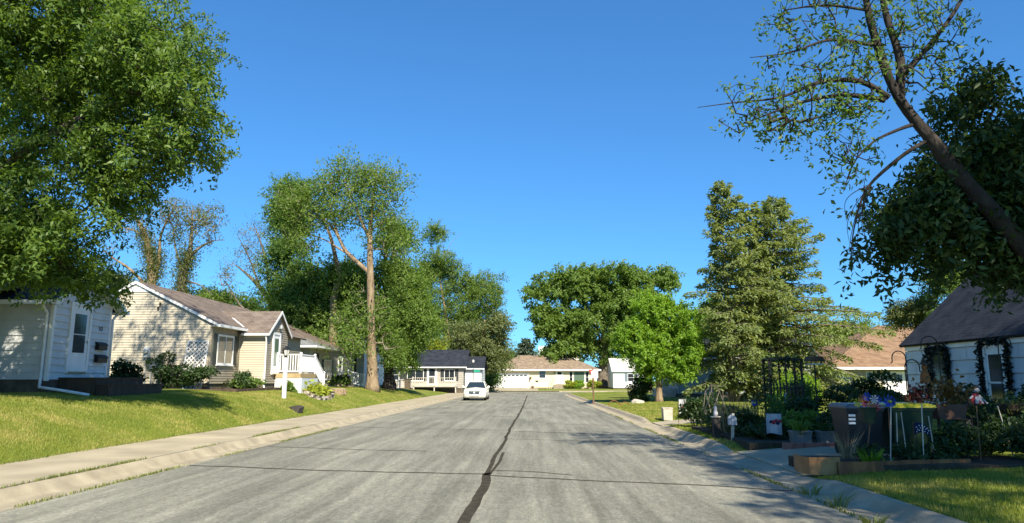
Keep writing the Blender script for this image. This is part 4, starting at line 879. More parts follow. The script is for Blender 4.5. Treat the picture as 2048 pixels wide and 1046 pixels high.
    for x_, rr, lf, nm in ((6.3, .95, 'leaf_gold', 'golden shrub left of the picture window of the yellow house'), (7.95, 1.05, 'leaf_lime', 'round green shrub below the picture window of the yellow house'), (10.0, 1.05, 'leaf_gold', 'golden shrub at the right corner of the yellow house')):
        shrub('shrub', nm, (x_, y0-1.4, .25), (rr, .8, .72), 2600, .2, lf, 'shrubs at the yellow house')
house_end()
hg = simple_house('small_white_house', 'small white house with pale roof and one blue-shuttered window by the big maple', 12.9, 18.0, 112, 119.5, .3, .45, 3.05, 5.0, 'paint_white', 'shingle_pale', 'x', .18, .25)
window(hg, (15.6, 112-.015, 2.0), XP, YN, .95, 1.25); shutters(hg, (15.6, 112-.015, 2.0), XP, YN, .95, 1.25, 'shutter_blue', .42)
fb = thing('white_building', 'flat white commercial building far beyond the yellow roof', 'building', (8, 290, 0)); obj('wall', MB().box(2, 20, 290, 310, 0, 11.2), 'weathered_white', fb); obj('upper_storey', MB().box(3.5, 9.5, 286, 296, 11.2, 15.2), 'paint_white', fb); obj('parapet', MB().box(1.8, 20.2, 289.7, 310, 11.2, 11.8), 'trim_white', fb)
for i in range(4): obj('window', MB().box(4.5+i*1.2, 5.2+i*1.2, 285.9, 285.98, 11.5, 12.4), 'glass', fb)

# ================================================================== houses on the right
hh = simple_house('green_grey_house', 'grey-green lap-sided house half hidden behind lime tree and spruces', 11.5, 22, 56, 65, .25, .55, 3.4, 5.9, 'siding_green_grey', 'shingle_dark', 'x', .15)
window(hh, (15.4, 56-.028, 2.2), XP, YN, 1.2, 1.3); obj('porch', MB().box(10.3, 11.46, 57, 61, .2, .9).box(10.3, 10.42, 57, 57.12, .9, 3.2).box(10.3, 11.46, 56.9, 61, 3.2, 3.32), 'weathered_white', hh)
def house_tan():
    x0, x1, y0, y1 = 22.6, 40, 54, 67; zs, ze, zr = .5, 2.5, 6.1
    h = thing('tan_roofed_house', 'cream house with wide tan hip roof and garage windows beyond the garden', 'house', (x0, y0, .3)); m = MB().box(x0, x1, y0, y1, zs, ze); laps(m, (0, y0, 0), XP, YN, lambda z: (x0, x1), zs, ze, .15); laps(m, (x0, 0, 0), (0, 1, 0), XN, lambda z: (y0, y1), zs, ze, .15); obj('wall', m, 'siding_cream', h)
    obj('foundation', MB().box(x0+.03, x1-.03, y0+.03, y1-.03, 0, zs), 'foundation', h); e = .8; ym = 60.5; a = 29.2; r = MB()
    r.slab((x0-e, y0-e, ze), (x1+e, y0-e, ze), (x1-6, ym, zr), (a, ym, zr), .12); r.slab((x0-e, y1+e, ze), (x0-e, y0-e, ze), (a, ym, zr), (a, ym+.01, zr), .12); r.slab((x1+e, y1+e, ze), (x0-e, y1+e, ze), (a, ym+.01, zr), (x1-6, ym+.01, zr), .12); obj('roof', r, 'shingle_tan', h)
    obj('gutter', MB().box(x0-e, x1+e, y0-e-.12, y0-e, ze-.16, ze+.02), 'trim_white', h); obj('soffit', MB().box(x0-e, x1+e, y0-e+.01, y0, ze-.16, ze-.14), 'trim_white', h)
    gd = obj('garage_door', MB().box(26.2, 29.2, y0-.03, y0-.016, .5, 2.2), 'paint_white', h)
    for i in range(4): obj('pane', MB().box(26.35+i*.72, 26.83+i*.72, y0-.05, y0-.032, 1.5, 1.98), 'glass', gd)
    for x_ in (23.4, 25.2): window(h, (x_, y0-.016, 1.75), XP, YN, .6, .9)
house_tan()
def house_r():
    xf, y0, y1 = 13.92, 14.5, 26.85; zg, zs, ze = .25, .45, 2.86; xb = 23.4; xm = (xf+xb)/2; zr = ze+(xm-xf)*.92
    h = thing('shaded_white_house', 'white panel-sided house with dark steep roof, in the tree shade on the right', 'house', (xf, y1, zg)); obj('wall', core(MB(), xf+.06, xb, y0, y1, zs, ze, zr, 'y'), 'panel_white', h)
    obj('foundation', MB().box(xf+.05, xb-.03, y0+.03, y1-.03, 0, zs), 'foundation', h)
    zc = [zs, .89, 1.33, 1.77, 2.21, 2.62]; W_ = 1.22
    for j in range(5):
        y = y1; first = W_*(.5 if j % 2 else 1)
        while y > y0+.05:
            w = min(first, y-y0); first = W_; me = MB(); me.add([(xf-.012, y-w+.008, zc[j]), (xf-.012, y-.008, zc[j]), (xf+.02, y-.008, zc[j+1]-.026), (xf+.02, y-w+.008, zc[j+1]-.026), (xf+.055, y-w+.008, zc[j]), (xf+.055, y-.008, zc[j])], [(1, 0, 3, 2), (0, 1, 5, 4)]); obj('siding_panel', me, 'panel_white', h); y -= w
    obj('frieze_board', MB().box(xf-.02, xf+.015, y0, y1+.02, 2.62, ze+.02), 'trim_white', h); obj('corner_trim', MB().box(xf-.015, xf+.1, y1-.0, y1+.03, zs, 2.6), 'trim_white', h)
    r = MB(); ov = .16; r.slab((xf-ov, y1+.18, ze-.92*ov+.12), (xf-ov, y0-.2, ze-.92*ov+.12), (xm, y0-.2, zr+.12), (xm, y1+.18, zr+.12), .1); r.slab((xb+ov, y0-.2, ze-.92*ov+.12), (xb+ov, y1+.18, ze-.92*ov+.12), (xm, y1+.18, zr+.12), (xm, y0-.2, zr+.12), .1); obj('roof', r, 'shingle_dark', h)
    window(h, (xf-.002, 24.75, 2.02), (0, 1, 0), XN, .95, 1.05, fm='trim_dark', gm='glass'); 
    cu = MB(); pts = [(xf-.03, 24.55+.1*i, 2.45-.02*math.sin(i*2)) for i in range(4)]
    door(h, (xf-.002, 21.75, .52), (0, 1, 0), XN, .82, 2.0, panes=((.14, .5, .9), (.14, .06, .47)))
    def garl(path, label):
        root = thing('garland', label, 'garland', path[0]); P = []
        for (a, b_) in zip(path[:-1], path[1:]):
            a, b_ = np.array(a), np.array(b_); n = int(np.linalg.norm(b_-a)*260); t = RNG.uniform(0, 1, (n, 1)); P.append(a+(b_-a)*t+RNG.normal(size=(n, 3))*[.03, .055, .055])
        P = np.concatenate(P); P[:, 0] = np.minimum(P[:, 0], xf-.03); V, Fq = leaves(P, .13, .45, .2, 0); npmesh('sprays', V, Fq, 'garland', root); obj('wire', MB().tube([np.array(q)+[-.01, 0, 0] for q in path], .012, 5), 'black_metal', root)
    x = xf-.07; garl([(x, 24.2, 1.35), (x, 24.15, 2.62), (x, 25.3, 2.62), (x, 25.3, 1.35)], 'dark garland framing the small window of the shaded house')
    garl([(x, 21.2, 1.15), (x, 21.15, 2.66), (x, 21.7, 2.72), (x, 22.35, 2.66), (x, 22.32, 1.0)], 'dark garland framing the storm door of the shaded house')
house_r()

# ================================================================== vehicles, posts and signs on the street
def car():
    X, Y, z = -4.35, 56.2, 0.0
    c = thing('parked_car', 'white four-door car parked facing us at the left kerb', 'car', (X, Y, z)); L_, hw = 4.85, .92
    # (distance back from the nose, half width at sill, half width at belt, sill height, shoulder height, top of bonnet or deck at the centre)
    st = [(0.0, .62, .66, .34, .62, .70), (.10, .80, .80, .24, .68, .78), (.35, .89, .87, .20, .76, .87), (.9, .91, .90, .2, .86, .96), (1.55, .92, .91, .2, .93, 1.02), (2.4, .92, .91, .2, .96, .98), (3.6, .92, .90, .22, .99, 1.02), (4.2, .90, .88, .24, 1.0, 1.07), (4.65, .84, .82, .3, .97, 1.04), (4.85, .74, .72, .42, .86, .9)]
    P = []; k = 11
    for d, a, b_, zl, zs_, zt in st:
        y = Y+d; hx = [(-a*.93, zl), (-a, zl+.12), (-a*1.0, (zl+zs_)/2), (-b_, zs_-.06), (-b_*.93, zs_), (0, zt), (b_*.93, zs_), (b_, zs_-.06), (a, (zl+zs_)/2), (a, zl+.12), (a*.93, zl)]
        P += [(X+x_, y, z+z_) for x_, z_ in hx]
    n = len(st); m = MB(); fs = [(i*k+j, i*k+(j+1) % k, (i+1)*k+(j+1) % k, (i+1)*k+j) for i in range(n-1) for j in range(k)]+[tuple(range(k))[::-1], tuple(range((n-1)*k, n*k))]; m.add(P, fs); body = obj('body', m, 'car_paint', c, True)
    # glasshouse
    def ring(d, w, z_): return (X-w, Y+d, z_), (X+w, Y+d, z_)
    zb, zt = .97, 1.46; A = [ring(1.55, .80, zb+.03), ring(2.38, .60, zt-.03), ring(3.35, .60, zt-.02), ring(4.15, .76, zb+.07)]
    m = MB(); m.add([A[1][0], A[1][1], (X, Y+2.4, zt+.02), A[2][0], A[2][1], (X, Y+3.3, zt+.02)], [(0, 1, 2), (0, 2, 5, 3), (2, 1, 4, 5), (3, 5, 4)]); obj('roof', m, 'car_paint', c, True)
    for s in (0, 1):
        for a, b_ in ((0, 1), (1, 2), (2, 3)): obj('pillar', MB().bar(A[a][s], A[b_][s], .07, .06), 'car_paint', c)
    q = lambda s: s*.012
    obj('windscreen', MB().prism([A[0][0], A[0][1], A[1][1], A[1][0]], (0, .012, -.008)), 'glass_car', c); obj('rear_window', MB().prism([A[3][0], A[3][1], A[2][1], A[2][0]], (0, -.012, -.008)), 'glass_car', c)
    for s, sg in ((0, -1), (1, 1)):
        mid = 2.85; zz = .98
        obj('side_window', MB().prism([(X+sg*.82, Y+1.65, zz), A[1][s], (X+sg*.60, Y+mid, zt-.02), (X+sg*.82, Y+mid, zz)], (-sg*.012, 0, 0)), 'glass_car', c); obj('side_window', MB().prism([(X+sg*.82, Y+mid+.06, zz), (X+sg*.60, Y+mid+.06, zt-.02), A[2][s], (X+sg*.78, Y+4.0, zz+.03)], (-sg*.012, 0, 0)), 'glass_car', c); obj('pillar', MB().bar((X+sg*.82, Y+mid+.03, zz), (X+sg*.6, Y+mid+.03, zt-.02), .06), 'trim_dark', c)
        obj('mirror', MB().lathe([(.03, -.09), (.10, -.06), (.105, .04), (.06, .1)], (X+sg*1.02, Y+1.68, 1.04), 8, 'y').bar((X+sg*.86, Y+1.68, 1.0), (X+sg*.98, Y+1.68, 1.02), .05), 'car_paint', c, True)
        obj('headlight', MB().prism([(X+sg*.58, Y+.13, .62), (X+sg*.74, Y+.15, .6), (X+sg*.80, Y+.28, .79), (X+sg*.70, Y+.24, .84), (X+sg*.6, Y+.2, .83)], (0, -.06, .0)), 'lamp_glass', c); obj('fog_slot', MB().prism([(X+sg*.5, Y+.05, .40), (X+sg*.76, Y+.1, .45), (X+sg*.76, Y+.1, .48), (X+sg*.5, Y+.05, .44)], (0, -.045, 0)), 'trim_dark', c)
        for d in (.95, 3.83):
            w = obj('wheel', MB().lathe([(.24, -.11), (.315, -.105), (.33, -.05), (.33, .05), (.315, .105), (.24, .11)], (X+sg*.81, Y+d, .33), 20, 'x'), 'tyre', c); rm = MB().lathe([(.235, 0), (.22, .01)], (X+sg*.92-(.01 if sg > 0 else 0), Y+d, .33), 16, 'x')
            for i in range(5): t = i*1.2566; rm.bar((X+sg*.93, Y+d, .33), (X+sg*.93, Y+d+.2*math.cos(t), .33+.2*math.sin(t)), .05, .02, up=(1, 0, 0))
            obj('rim', rm, 'rim', w)
    g = obj('grille', MB().prism([(X-.46, Y+.02, .74), (X+.46, Y+.02, .74), (X+.38, Y+.0, .5), (X-.38, Y+.0, .5)], (0, -.03, 0)), 'trim_dark', c)
    for i in range(4): z_ = .53+i*.058; obj('grille_bar', MB().box(X-.38-.02*i, X+.38+.02*i, Y-.045, Y-.031, z_, z_+.022), 'chrome', g)
    obj('emblem', MB().prism([(X-.07, Y-.047, .68), (X+.07, Y-.047, .68), (X+.055, Y-.047, .6), (X, Y-.047, .55), (X-.055, Y-.047, .6)], (0, -.015, 0)), 'paint_white', g); em = MB(); [em.bar((X+.13*math.cos(t), Y-.05, .62+.09*math.sin(t)), (X+.13*math.cos(t+.4), Y-.05, .62+.09*math.sin(t+.4)), .025) for t in np.arange(3.3, 6.1, .4)]; obj('emblem_wreath', em, 'chrome', g)
    obj('intake', MB().box(X-.36, X+.36, Y-.03, Y+.05, .335, .375), 'trim_dark', c); obj('number_plate', MB().box(X-.15, X+.15, Y-.062, Y-.048, .385, .475), 'paint_white', c); obj('underbody', MB().box(X-.78, X+.78, Y+.3, Y+4.6, .16, .3), 'tyre', c)
    for sg in (-1, 1):
        for d in (2.2, 3.3): obj('door_handle', MB().box(X+sg*.915-.015, X+sg*.915+.015, Y+d, Y+d+.2, .85, .88), 'chrome', c)
car()
def yard_lamp():
    p = onground(568, 797); x, y, z = p; r = thing('yard_lamp', 'white square post with lantern standing on the left lawn', 'lamp post', p)
    obj('post', MB().box(x-.07, x+.07, y-.07, y+.07, z-.1, z+1.72), 'vinyl_white', r); obj('collar', MB().lathe([(.05, 0), (.05, .08), (.09, .1)], (x, y, z+1.72), 8), 'black_metal', r); lt = obj('lantern', MB().lathe([(.10, 0), (.145, .24)], (x, y, z+1.82), 6), 'lamp_glass', r); obj('cap', MB().lathe([(.17, 0), (.1, .1), (.02, .16)], (x, y, z+2.062), 6), 'black_metal', lt)
    for i in range(6): t = i*1.047; obj('lantern_bar', MB().bar((x+.105*math.cos(t), y+.105*math.sin(t), z+1.82), (x+.15*math.cos(t), y+.15*math.sin(t), z+2.06), .014), 'black_metal', lt)
yard_lamp()
def street_name_sign():
    x, y = at(946, 780, 79)[0], 79.0; z = .15; r = thing('street_name_sign', 'green street name sign on a dark pole behind the parked car', 'sign', (x, y, z)); obj('pole', MB().tube([(x, y, z-.1), (x, y, z+3.3)], .04, 8), 'black_metal', r); obj('sign_blade', MB().box(x+.05, x+.75, y-.012, y+.012, 2.45, 2.7), 'sign_green', r); obj('sign_blade', MB().box(x-.012, x+.012, y-.35, y+.35, 2.76, 2.98), 'sign_green', r); ln = obj('lamp_head', MB().lathe([(.04, 0), (.12, .08), (.14, .28), (.06, .36)], (x, y, z+3.3), 8), 'lamp_glass', r)
street_name_sign()
def yield_sign():
    x, y, z = 5.75, 66.0, .15; r = thing('yield_sign', 'red and white triangular yield sign on a post at the corner', 'sign', (x, y, z)); obj('post', MB().box(x-.05, x+.05, y-.05, y+.05, z-.1, z+2.5), 'post_wood', r); t = .42; zc = 2.15
    obj('sign_face', MB().prism([(x-t, y-.065, zc+.38), (x+t, y-.065, zc+.38), (x, y-.065, zc-.36)], (0, -.012, 0)), 'sign_red', r); obj('sign_centre', MB().prism([(x-t*.5, y-.08, zc+.25), (x+t*.5, y-.08, zc+.25), (x, y-.08, zc-.14)], (0, -.005, 0)), 'paint_white', r)
    x, y = at(1187, 800, 47)[0], 47.0; z = .15; q = thing('wooden_post', 'plain brown wooden post with white box near the right kerb', 'post', (x, y, z)); obj('post', MB().box(x-.045, x+.045, y-.045, y+.045, z-.1, z+1.85), 'post_wood', q); obj('box', MB().box(x-.12, x+.32, y-.1, y+.1, 1.72, 2.12), 'paint_white', q); obj('lid', MB().prism([(x-.16, y-.13, 2.122), (x+.36, y-.13, 2.122), (x+.1, y-.13, 2.24)], (0, .26, 0)), 'paint_white', q)
yield_sign()

# ================================================================== yards on the left: stump, edging, hostas, shrubs, bin
def left_yard():
    p = onground(675, 786); x, y, z = p; s = thing('tree_stump', 'wide low tree stump with pale flat top on the left lawn', 'stump', p); m = MB(); n = 30
    pr = [(.5, -.08), (.46, .04), (.43, .2), (.42, .23)]; m.lathe(pr, (x, y, z), n); 
    for i, v in enumerate(m.v):
        k = 1+.07*math.sin((i % n)*2.9)+.05*((i % n) % 2); m.v[i] = (x+(v[0]-x)*k, y+(v[1]-y)*k, v[2])
    obj('bark', m, 'bark_tan', s); obj('cut_face', MB().lathe([(.4, 0), (.39, .012)], (x, y, z+.232), 24), 'stump_top', s)
    p = onground(590, 822); x, y, z = p; rk = MB(); rk.prism([(x-.3, y-.1, z-.1), (x+.16, y-.15, z-.15), (x+.22, y-.1, z+.1), (x+.05, y-.12, z+.17), (x-.28, y-.08, z+.13)], (.06, .4, .04)); tag(obj('rock', rk, 'stone_dark'), 'flat dark rock showing in the grass bank beside the pavement', 'rock')
    bc = (-11.0, 37.2, gz(-11.0, 37.2)); ed = thing('flower_bed_edging', 'curved stone edging around the yellow-green hosta bed', 'edging', bc)
    for row in range(2):
        for i in range(20):
            t = -2.0+i*.16+row*.08; x, y = bc[0]+.62*math.cos(t), bc[1]+1.75*math.sin(t); zz = gz(x, y)+row*.10
            d = np.array([-.62*math.sin(t), 1.75*math.cos(t), 0]); d /= np.linalg.norm(d); obj('stone', MB().obox((x, y, zz+.03), d*.12, np.array([d[1], -d[0], 0])*.08, (0, 0, .048)), random.choice(['stone', 'stone_pale', 'stone_dark']), ed)
    for x, y, r, h_, lf, lab in ((-11.75, 34.85, .3, .24, 'leaf_mid', 'green hosta clump below the deck lattice'), (-10.98, 35.9, .28, .3, 'leaf_hosta', 'yellow-green hosta at the near end of the stone-edged bed'), (-10.92, 36.8, .3, .34, 'leaf_hosta', 'yellow-green hosta in the middle of the stone-edged bed'), (-10.92, 37.8, .28, .3, 'leaf_hosta', 'yellow-green hosta at the far end of the stone-edged bed')):
        c = np.array([x, y, gz(x, y)+.04]); rt = thing('hosta', lab, 'plant', c, 'hostas by the deck'); V, Fq = leaves(c+np.abs(RNG.normal(size=(140, 3)))*[0, 0, 1]*h_*.7+RNG.normal(size=(140, 3))*[r*.5, r*.9, 0], .24, .6, -.1, .8); npmesh('leaves', V, Fq, lf, rt)
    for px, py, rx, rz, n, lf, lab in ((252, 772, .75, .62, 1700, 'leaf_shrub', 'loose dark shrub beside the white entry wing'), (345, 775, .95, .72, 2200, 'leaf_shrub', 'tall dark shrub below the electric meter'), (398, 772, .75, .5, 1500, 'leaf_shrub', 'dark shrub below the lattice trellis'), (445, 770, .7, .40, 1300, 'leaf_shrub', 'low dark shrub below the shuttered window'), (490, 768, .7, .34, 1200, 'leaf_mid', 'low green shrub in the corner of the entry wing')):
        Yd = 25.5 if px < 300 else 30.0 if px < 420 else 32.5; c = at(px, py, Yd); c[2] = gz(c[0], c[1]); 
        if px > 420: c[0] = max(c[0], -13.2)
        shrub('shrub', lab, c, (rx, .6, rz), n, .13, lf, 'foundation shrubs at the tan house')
    ed = thing('bed_border', 'dark timber edging along the shrub bed of the tan house', 'edging', (-12.6, 30, 1.1))
    for i in range(7): y = 28.9+i*1.0; x = -12.35+.04*i; obj('timber', MB().bar((x-1.6 if i == 0 else x, y, gz(x, y)+.06), (x+.03, y+.97, gz(x, y+1)+.06), .12, .16), 'brown_wood', ed)
    c = at(683, 765, 51.0); c[2] = gz(c[0], c[1]); shrub('shrub', 'very dark leafy plant beside the white stoop railing', c, (.8, .6, .42), 900, .2, 'leaf_shrub')
    c = at(694, 765, 52); c[2] = gz(c[0], c[1]); shrub('flower_clump', 'small yellow-green flower clump in front of the white stoop', c, (.35, .3, .35), 400, .12, 'leaf_gold', cat='plant')
    x, y = at(815, 770, 74)[0], 74.0; z = gz(x, y); b = thing('waste_bin', 'small brown wheeled bin between the dark trunk and the sapling', 'bin', (x, y, z)); obj('body', MB().prism([(x-.25, y-.28, z), (x+.25, y-.28, z), (x+.3, y-.32, z+1), (x-.3, y-.32, z+1)], (0, .58, 0)), 'bin_brown', b); obj('lid', MB().box(x-.33, x+.33, y-.36, y+.3, z+1.003, z+1.07), 'trim_dark', b)
    for sx in (-.26, .26): obj('wheel', MB().lathe([(.1, -.03), (.1, .03)], (x+sx, y+.3, z+.1), 10, 'x'), 'tyre', b)
left_yard()

# ================================================================== the garden on the right
def stake(name, label, p, top, r=.008, mat='vinyl_white', group='garden stakes'):
    return tag(obj(name, MB().tube([(p[0], p[1], p[2]-.1), top], r, 6), mat), label, 'stake', group)
def pinwheel(c, r, mat, label, foot):
    q = thing('pinwheel', label, 'pinwheel', foot); obj('stick', MB().tube([(foot[0], foot[1], foot[2]-.1), (c[0], c[1]+.03, c[2])], .009, 6), 'post_wood', q); m = MB()
    for i in range(8):
        t = i*.785; a = (c[0]+r*math.cos(t), c[1]-.01, c[2]+r*math.sin(t)); b = (c[0]+r*.8*math.cos(t+.6), c[1]-.05, c[2]+r*.8*math.sin(t+.6)); m.add([c, a, b], [(0, 1, 2)])
    obj('vanes', m, mat, q); obj('hub', MB().lathe([(.02, -.07), (.025, .02)], c, 8, 'y'), 'lid_yellow', q)
def pot(label, c, w, d, h, mat, name='planter'):
    t = thing(name, label, 'planter', c); x, y, z = c; obj('trough', MB().prism([(x-w*.42, y-d/2, z), (x+w*.42, y-d/2, z), (x+w/2, y-d/2, z+h), (x-w/2, y-d/2, z+h)], (0, d, 0)), mat, t); obj('rim', MB().box(x-w*.53, x+w*.53, y-d*.56, y+d*.56, z+h+.002, z+h+.04), mat, t); return t
def bin_(label, x, y, z, body, lid, w=.62, h=.95, lab=False):
    b = thing('wheelie_bin', label, 'bin', (x, y, z)); m = MB(); k = w/2; m.add([(x-k*.8, y-k*.8, z+.02), (x+k*.8, y-k*.8, z+.02), (x+k*.8, y+k*.9, z+.02), (x-k*.8, y+k*.9, z+.02), (x-k, y-k*1.1, z+h), (x+k, y-k*1.1, z+h), (x+k, y+k*1.1, z+h), (x-k, y+k*1.1, z+h)], [(0, 3, 2, 1), (4, 5, 6, 7), (0, 1, 5, 4), (1, 2, 6, 5), (2, 3, 7, 6), (3, 0, 4, 7)]); bd = obj('body', m, body, b)
    obj('rim', MB().box(x-k*1.06, x+k*1.06, y-k*1.16, y+k*1.16, z+h+.002, z+h+.05), body, b); l = MB(); l.prism([(x-k*1.1, y-k*1.25, z+h+.052), (x+k*1.1, y-k*1.25, z+h+.052), (x+k*1.1, y-k*1.2, z+h+.1), (x+k*.8, y-k*1.1, z+h+.13), (x-k*.8, y-k*1.1, z+h+.13), (x-k*1.1, y-k*1.2, z+h+.1)], (0, k*2.4, 0)); obj('lid', l, lid, b); obj('handle', MB().bar((x-k*.8, y+k*1.35, z+h-.02), (x+k*.8, y+k*1.35, z+h-.02), .04), body, b)
    for sx in (-1, 1): obj('wheel', MB().lathe([(.11, -.035), (.11, .035)], (x+sx*k*.72, y+k*1.0, z+.11), 12, 'x'), 'tyre', b)
    if lab:
        for i in range(3): obj('label_strip', MB().box(x-k*.92, x-k*.55, y-k*1.08-.008, y-k*1.08+.03, z+.58+i*.07, z+.62+i*.07), 'paint_white', b)
def garden():
    gR = lambda X, Y: (X, Y, gz(X, Y))
    bin_('black wheeled bin with blue-grey lid and white label strips in the garden', 6.22, 14.0, .17, 'bin_black', 'lid_blue_grey', .66, .82, True)
    bin_('dark green wheeled bin with yellow lid in the garden', 7.08, 14.0, .18, 'bin_green', 'lid_yellow', .74, .82)
    # rusted metal edging in bent sheets
    e = thing('rusty_edging', 'rusty metal sheet edging along the near side of the garden bed', 'edging', (4.6, 11.85, .13))
    def sheet(pts, h, mat, tilt=.03):
        m = MB(); P = []
        for (x, y) in pts: P += [(x, y, .08), (x, y+tilt, .14+h)]
        m.add(P, [(2*i, 2*i+2, 2*i+3, 2*i+1) for i in range(len(pts)-1)]); P2 = [(a, b+.012, c) for a, b, c in P]; m.add(P2, [(2*i, 2*i+1, 2*i+3, 2*i+2) for i in range(len(pts)-1)]); obj('edging_sheet', m, mat, e)
    sheet([(4.40, 12.35), (4.36, 12.1), (4.37, 11.86), (4.42, 11.74), (4.55, 11.70), (4.74, 11.72), (4.92, 11.78)], .21, 'rust_orange', .0)
    rib = lambda a, b, n: [(a[0]+(b[0]-a[0])*i/n, a[1]+(b[1]-a[1])*i/n+(.012 if i % 2 else 0)) for i in range(n+1)]
    for a, b, h in (((4.86, 11.70), (5.45, 11.74), .14), ((5.43, 11.77), (5.95, 11.85), .145), ((5.95, 11.88), (6.5, 11.98), .15), ((6.5, 12.0), (7.2, 12.15), .145)): sheet(rib(a, b, 12), h, 'rust')
    # bricks below the troughs
    be = thing('brick_edging', 'row of pink bricks on edge below the two troughs', 'edging', (5.8, 15.7, .16))
    for i in range(9): obj('brick', MB().box(5.35+i*.215, 5.555+i*.215, 15.55-.012*i, 15.66-.012*i, .1, .25), 'brick_pink', be)
    pot('left one of two pale plastic troughs on the brick edging', (5.85, 15.95, .2), .42, .26, .24, 'plastic_grey'); pot('right one of two pale plastic troughs on the brick edging', (6.42, 15.9, .2), .42, .26, .24, 'plastic_grey')
    spears('trough_plant', 'grassy green plant growing in the left pale trough', (5.85, 15.95, .42), 70, .32, .3, 'leaf_mid', w=.03); spears('trough_plant', 'grassy green plant growing in the right pale trough', (6.42, 15.9, .42), 60, .28, .3, 'leaf_shrub', w=.03)
    # arbour with gate
    a = thing('arbour', 'black metal garden arbour with arched top and picket gate', 'arbour', (7.0, 19.6, .2)); x0, x1, y0, y1, zt = 6.42, 7.26, 19.4, 19.9, 2.08
    for x in (x0, x1):
        for y in (y0, y1): obj('post', MB().box(x-.025, x+.025, y-.025, y+.025, .05, zt), 'black_metal', a)
        for k in range(7): obj('rung', MB().bar((x, y0, .4+k*.25), (x, y1, .4+k*.25), .02), 'black_metal', a)
    for y in (y0, y1):
        m = MB(); xm = (x0+x1)/2
        for c, w in ((x0+.24, .23), (x1-.24, .23)):
            P = [(c+w*math.cos(t), y, 1.75+.22*math.sin(t)) for t in np.linspace(math.pi, 0, 9)]; m.tube(P, .016, 5)
        m.bar((x0-.05, y, zt), (xm, y, zt+.07), .05).bar((xm, y, zt+.07), (x1+.05, y, zt), .05).bar((xm, y, 1.2), (xm, y, zt), .035); obj('arch', m, 'black_metal', a)
    for k in range(4): x = x0+(x1-x0)*k/3; obj('roof_bar', MB().bar((x, y0-.06, zt+.04), (x, y1+.06, zt+.04), .03), 'black_metal', a)
    gt = obj('gate', MB().bar((x0+.04, y0-.04, 1.35), (x1-.04, y0-.04, 1.35), .035).bar((x0+.04, y0-.04, .45), (x1-.04, y0-.04, .45), .035), 'black_metal', a)
    for k in range(9): x = x0+.06+k*.09; obj('picket', MB().bar((x, y0-.06, .25), (x, y0-.06, 1.42), .028).prism([(x-.03, y0-.065, 1.421), (x+.03, y0-.065, 1.421), (x, y0-.065, 1.52)], (0, .012, 0)), 'black_metal', gt)
    P = np.concatenate([np.stack([RNG.normal(x_, .07, 260), RNG.uniform(y0-.1, y1+.1, 260), RNG.uniform(.3, 2.05, 260)], 1) for x_ in (x0, x1)]+[np.stack([RNG.uniform(x0, x1, 160), RNG.uniform(y0, y1, 160), RNG.normal(zt+.03, .06, 160)], 1)]); vn = thing('climbing_vine', 'dark vine climbing over the black arbour', 'plant', (x0, y0, .2)); V, Fq = leaves(P, .11, .6, .2, .2); npmesh('leaves', V, Fq, 'leaf_shade', vn); obj('stem', MB().tube([(x0-.05, y0-.05, .1), (x0+.04, y0-.04, .8), (x0-.04, y0-.04, 1.5), (x0+.05, y0, 2.1)], .014, 5), 'twig_dark', vn)
    def tinsel(c, h, label, sway):
        P = [(c[0]+sway*math.sin(t*3.2)+.03*math.cos(t*23), c[1]-.1+.03*math.sin(t*23), c[2]-h*t) for t in np.linspace(0, 1, 60)]; tag(obj('tinsel_twist', MB().tube(P, .012, 5), 'chrome'), label, 'decoration')
    tinsel((6.8, y0, 1.25), .8, 'silver spiral twister hanging in the arbour gate', -.08); tinsel((7.28, y0, 1.1), .55, 'short silver spiral twister on the right arbour post', .02)
    # feeder on a pole, hooks
    f = thing('bird_feeder', 'dark flat-roofed bird feeder on a tall thin pole', 'bird feeder', gR(7.3, 18.6)); obj('pole', MB().tube([(7.3, 18.6, 0), (7.3, 18.6, 1.95)], .018, 6), 'black_metal', f); obj('tray', MB().box(7.14, 7.46, 18.44, 18.76, 1.95, 1.98), 'weathered_white', f); obj('roof', MB().prism([(7.1, 18.4, 2.04), (7.5, 18.4, 2.04), (7.44, 18.4, 2.16), (7.16, 18.4, 2.16)], (0, .4, 0)), 'brown_wood', f); obj('corner_post', MB().box(7.16, 7.19, 18.46, 18.49, 1.98, 2.05).box(7.41, 7.44, 18.46, 18.49, 1.98, 2.05), 'brown_wood', f)
    def hook(x, y, h, label, d=1, r=.16):
        g_ = gz(x, y); P = [(x, y, g_-.1), (x, y, g_+h-.2)]+[(x+d*(r-r*math.cos(t)), y, g_+h-.2+r*math.sin(t)) for t in np.linspace(.2, math.pi, 9)]+[(x+d*2*r, y, g_+h-.3), (x+d*(2*r+.04), y, g_+h-.32)]; tag(obj('shepherd_hook', MB().tube(P, .013, 6), 'black_metal'), label, 'hook', 'shepherd hooks in the garden')
    hook(8.35, 16.2, 1.85, 'thin black shepherd hook before the tan-roofed house'); hook(9.9, 17.6, 2.35, 'tall black shepherd hook between the garlanded window and door', -1, .2); hook(8.9, 17.2, 2.05, 'black shepherd hook left of the garlanded window', -1); hook(11.6, 18.0, 2.4, 'black shepherd hook beside the garlanded door', 1)
    # flower pot of bright artificial flowers on a stand
    t = thing('flower_stand', 'green pot of bright mixed flowers on a stake in front of the bins', 'planter', gR(5.78, 12.55)); x, y = 5.78, 12.55; obj('stake', MB().tube([(x-.12, y, .1), (x+.02, y, .84)], .012, 6), 'post_wood', t); obj('pot', MB().lathe([(.10, 0), (.145, .24), (.155, .26)], (x, y, .84), 12), 'bin_green', t)
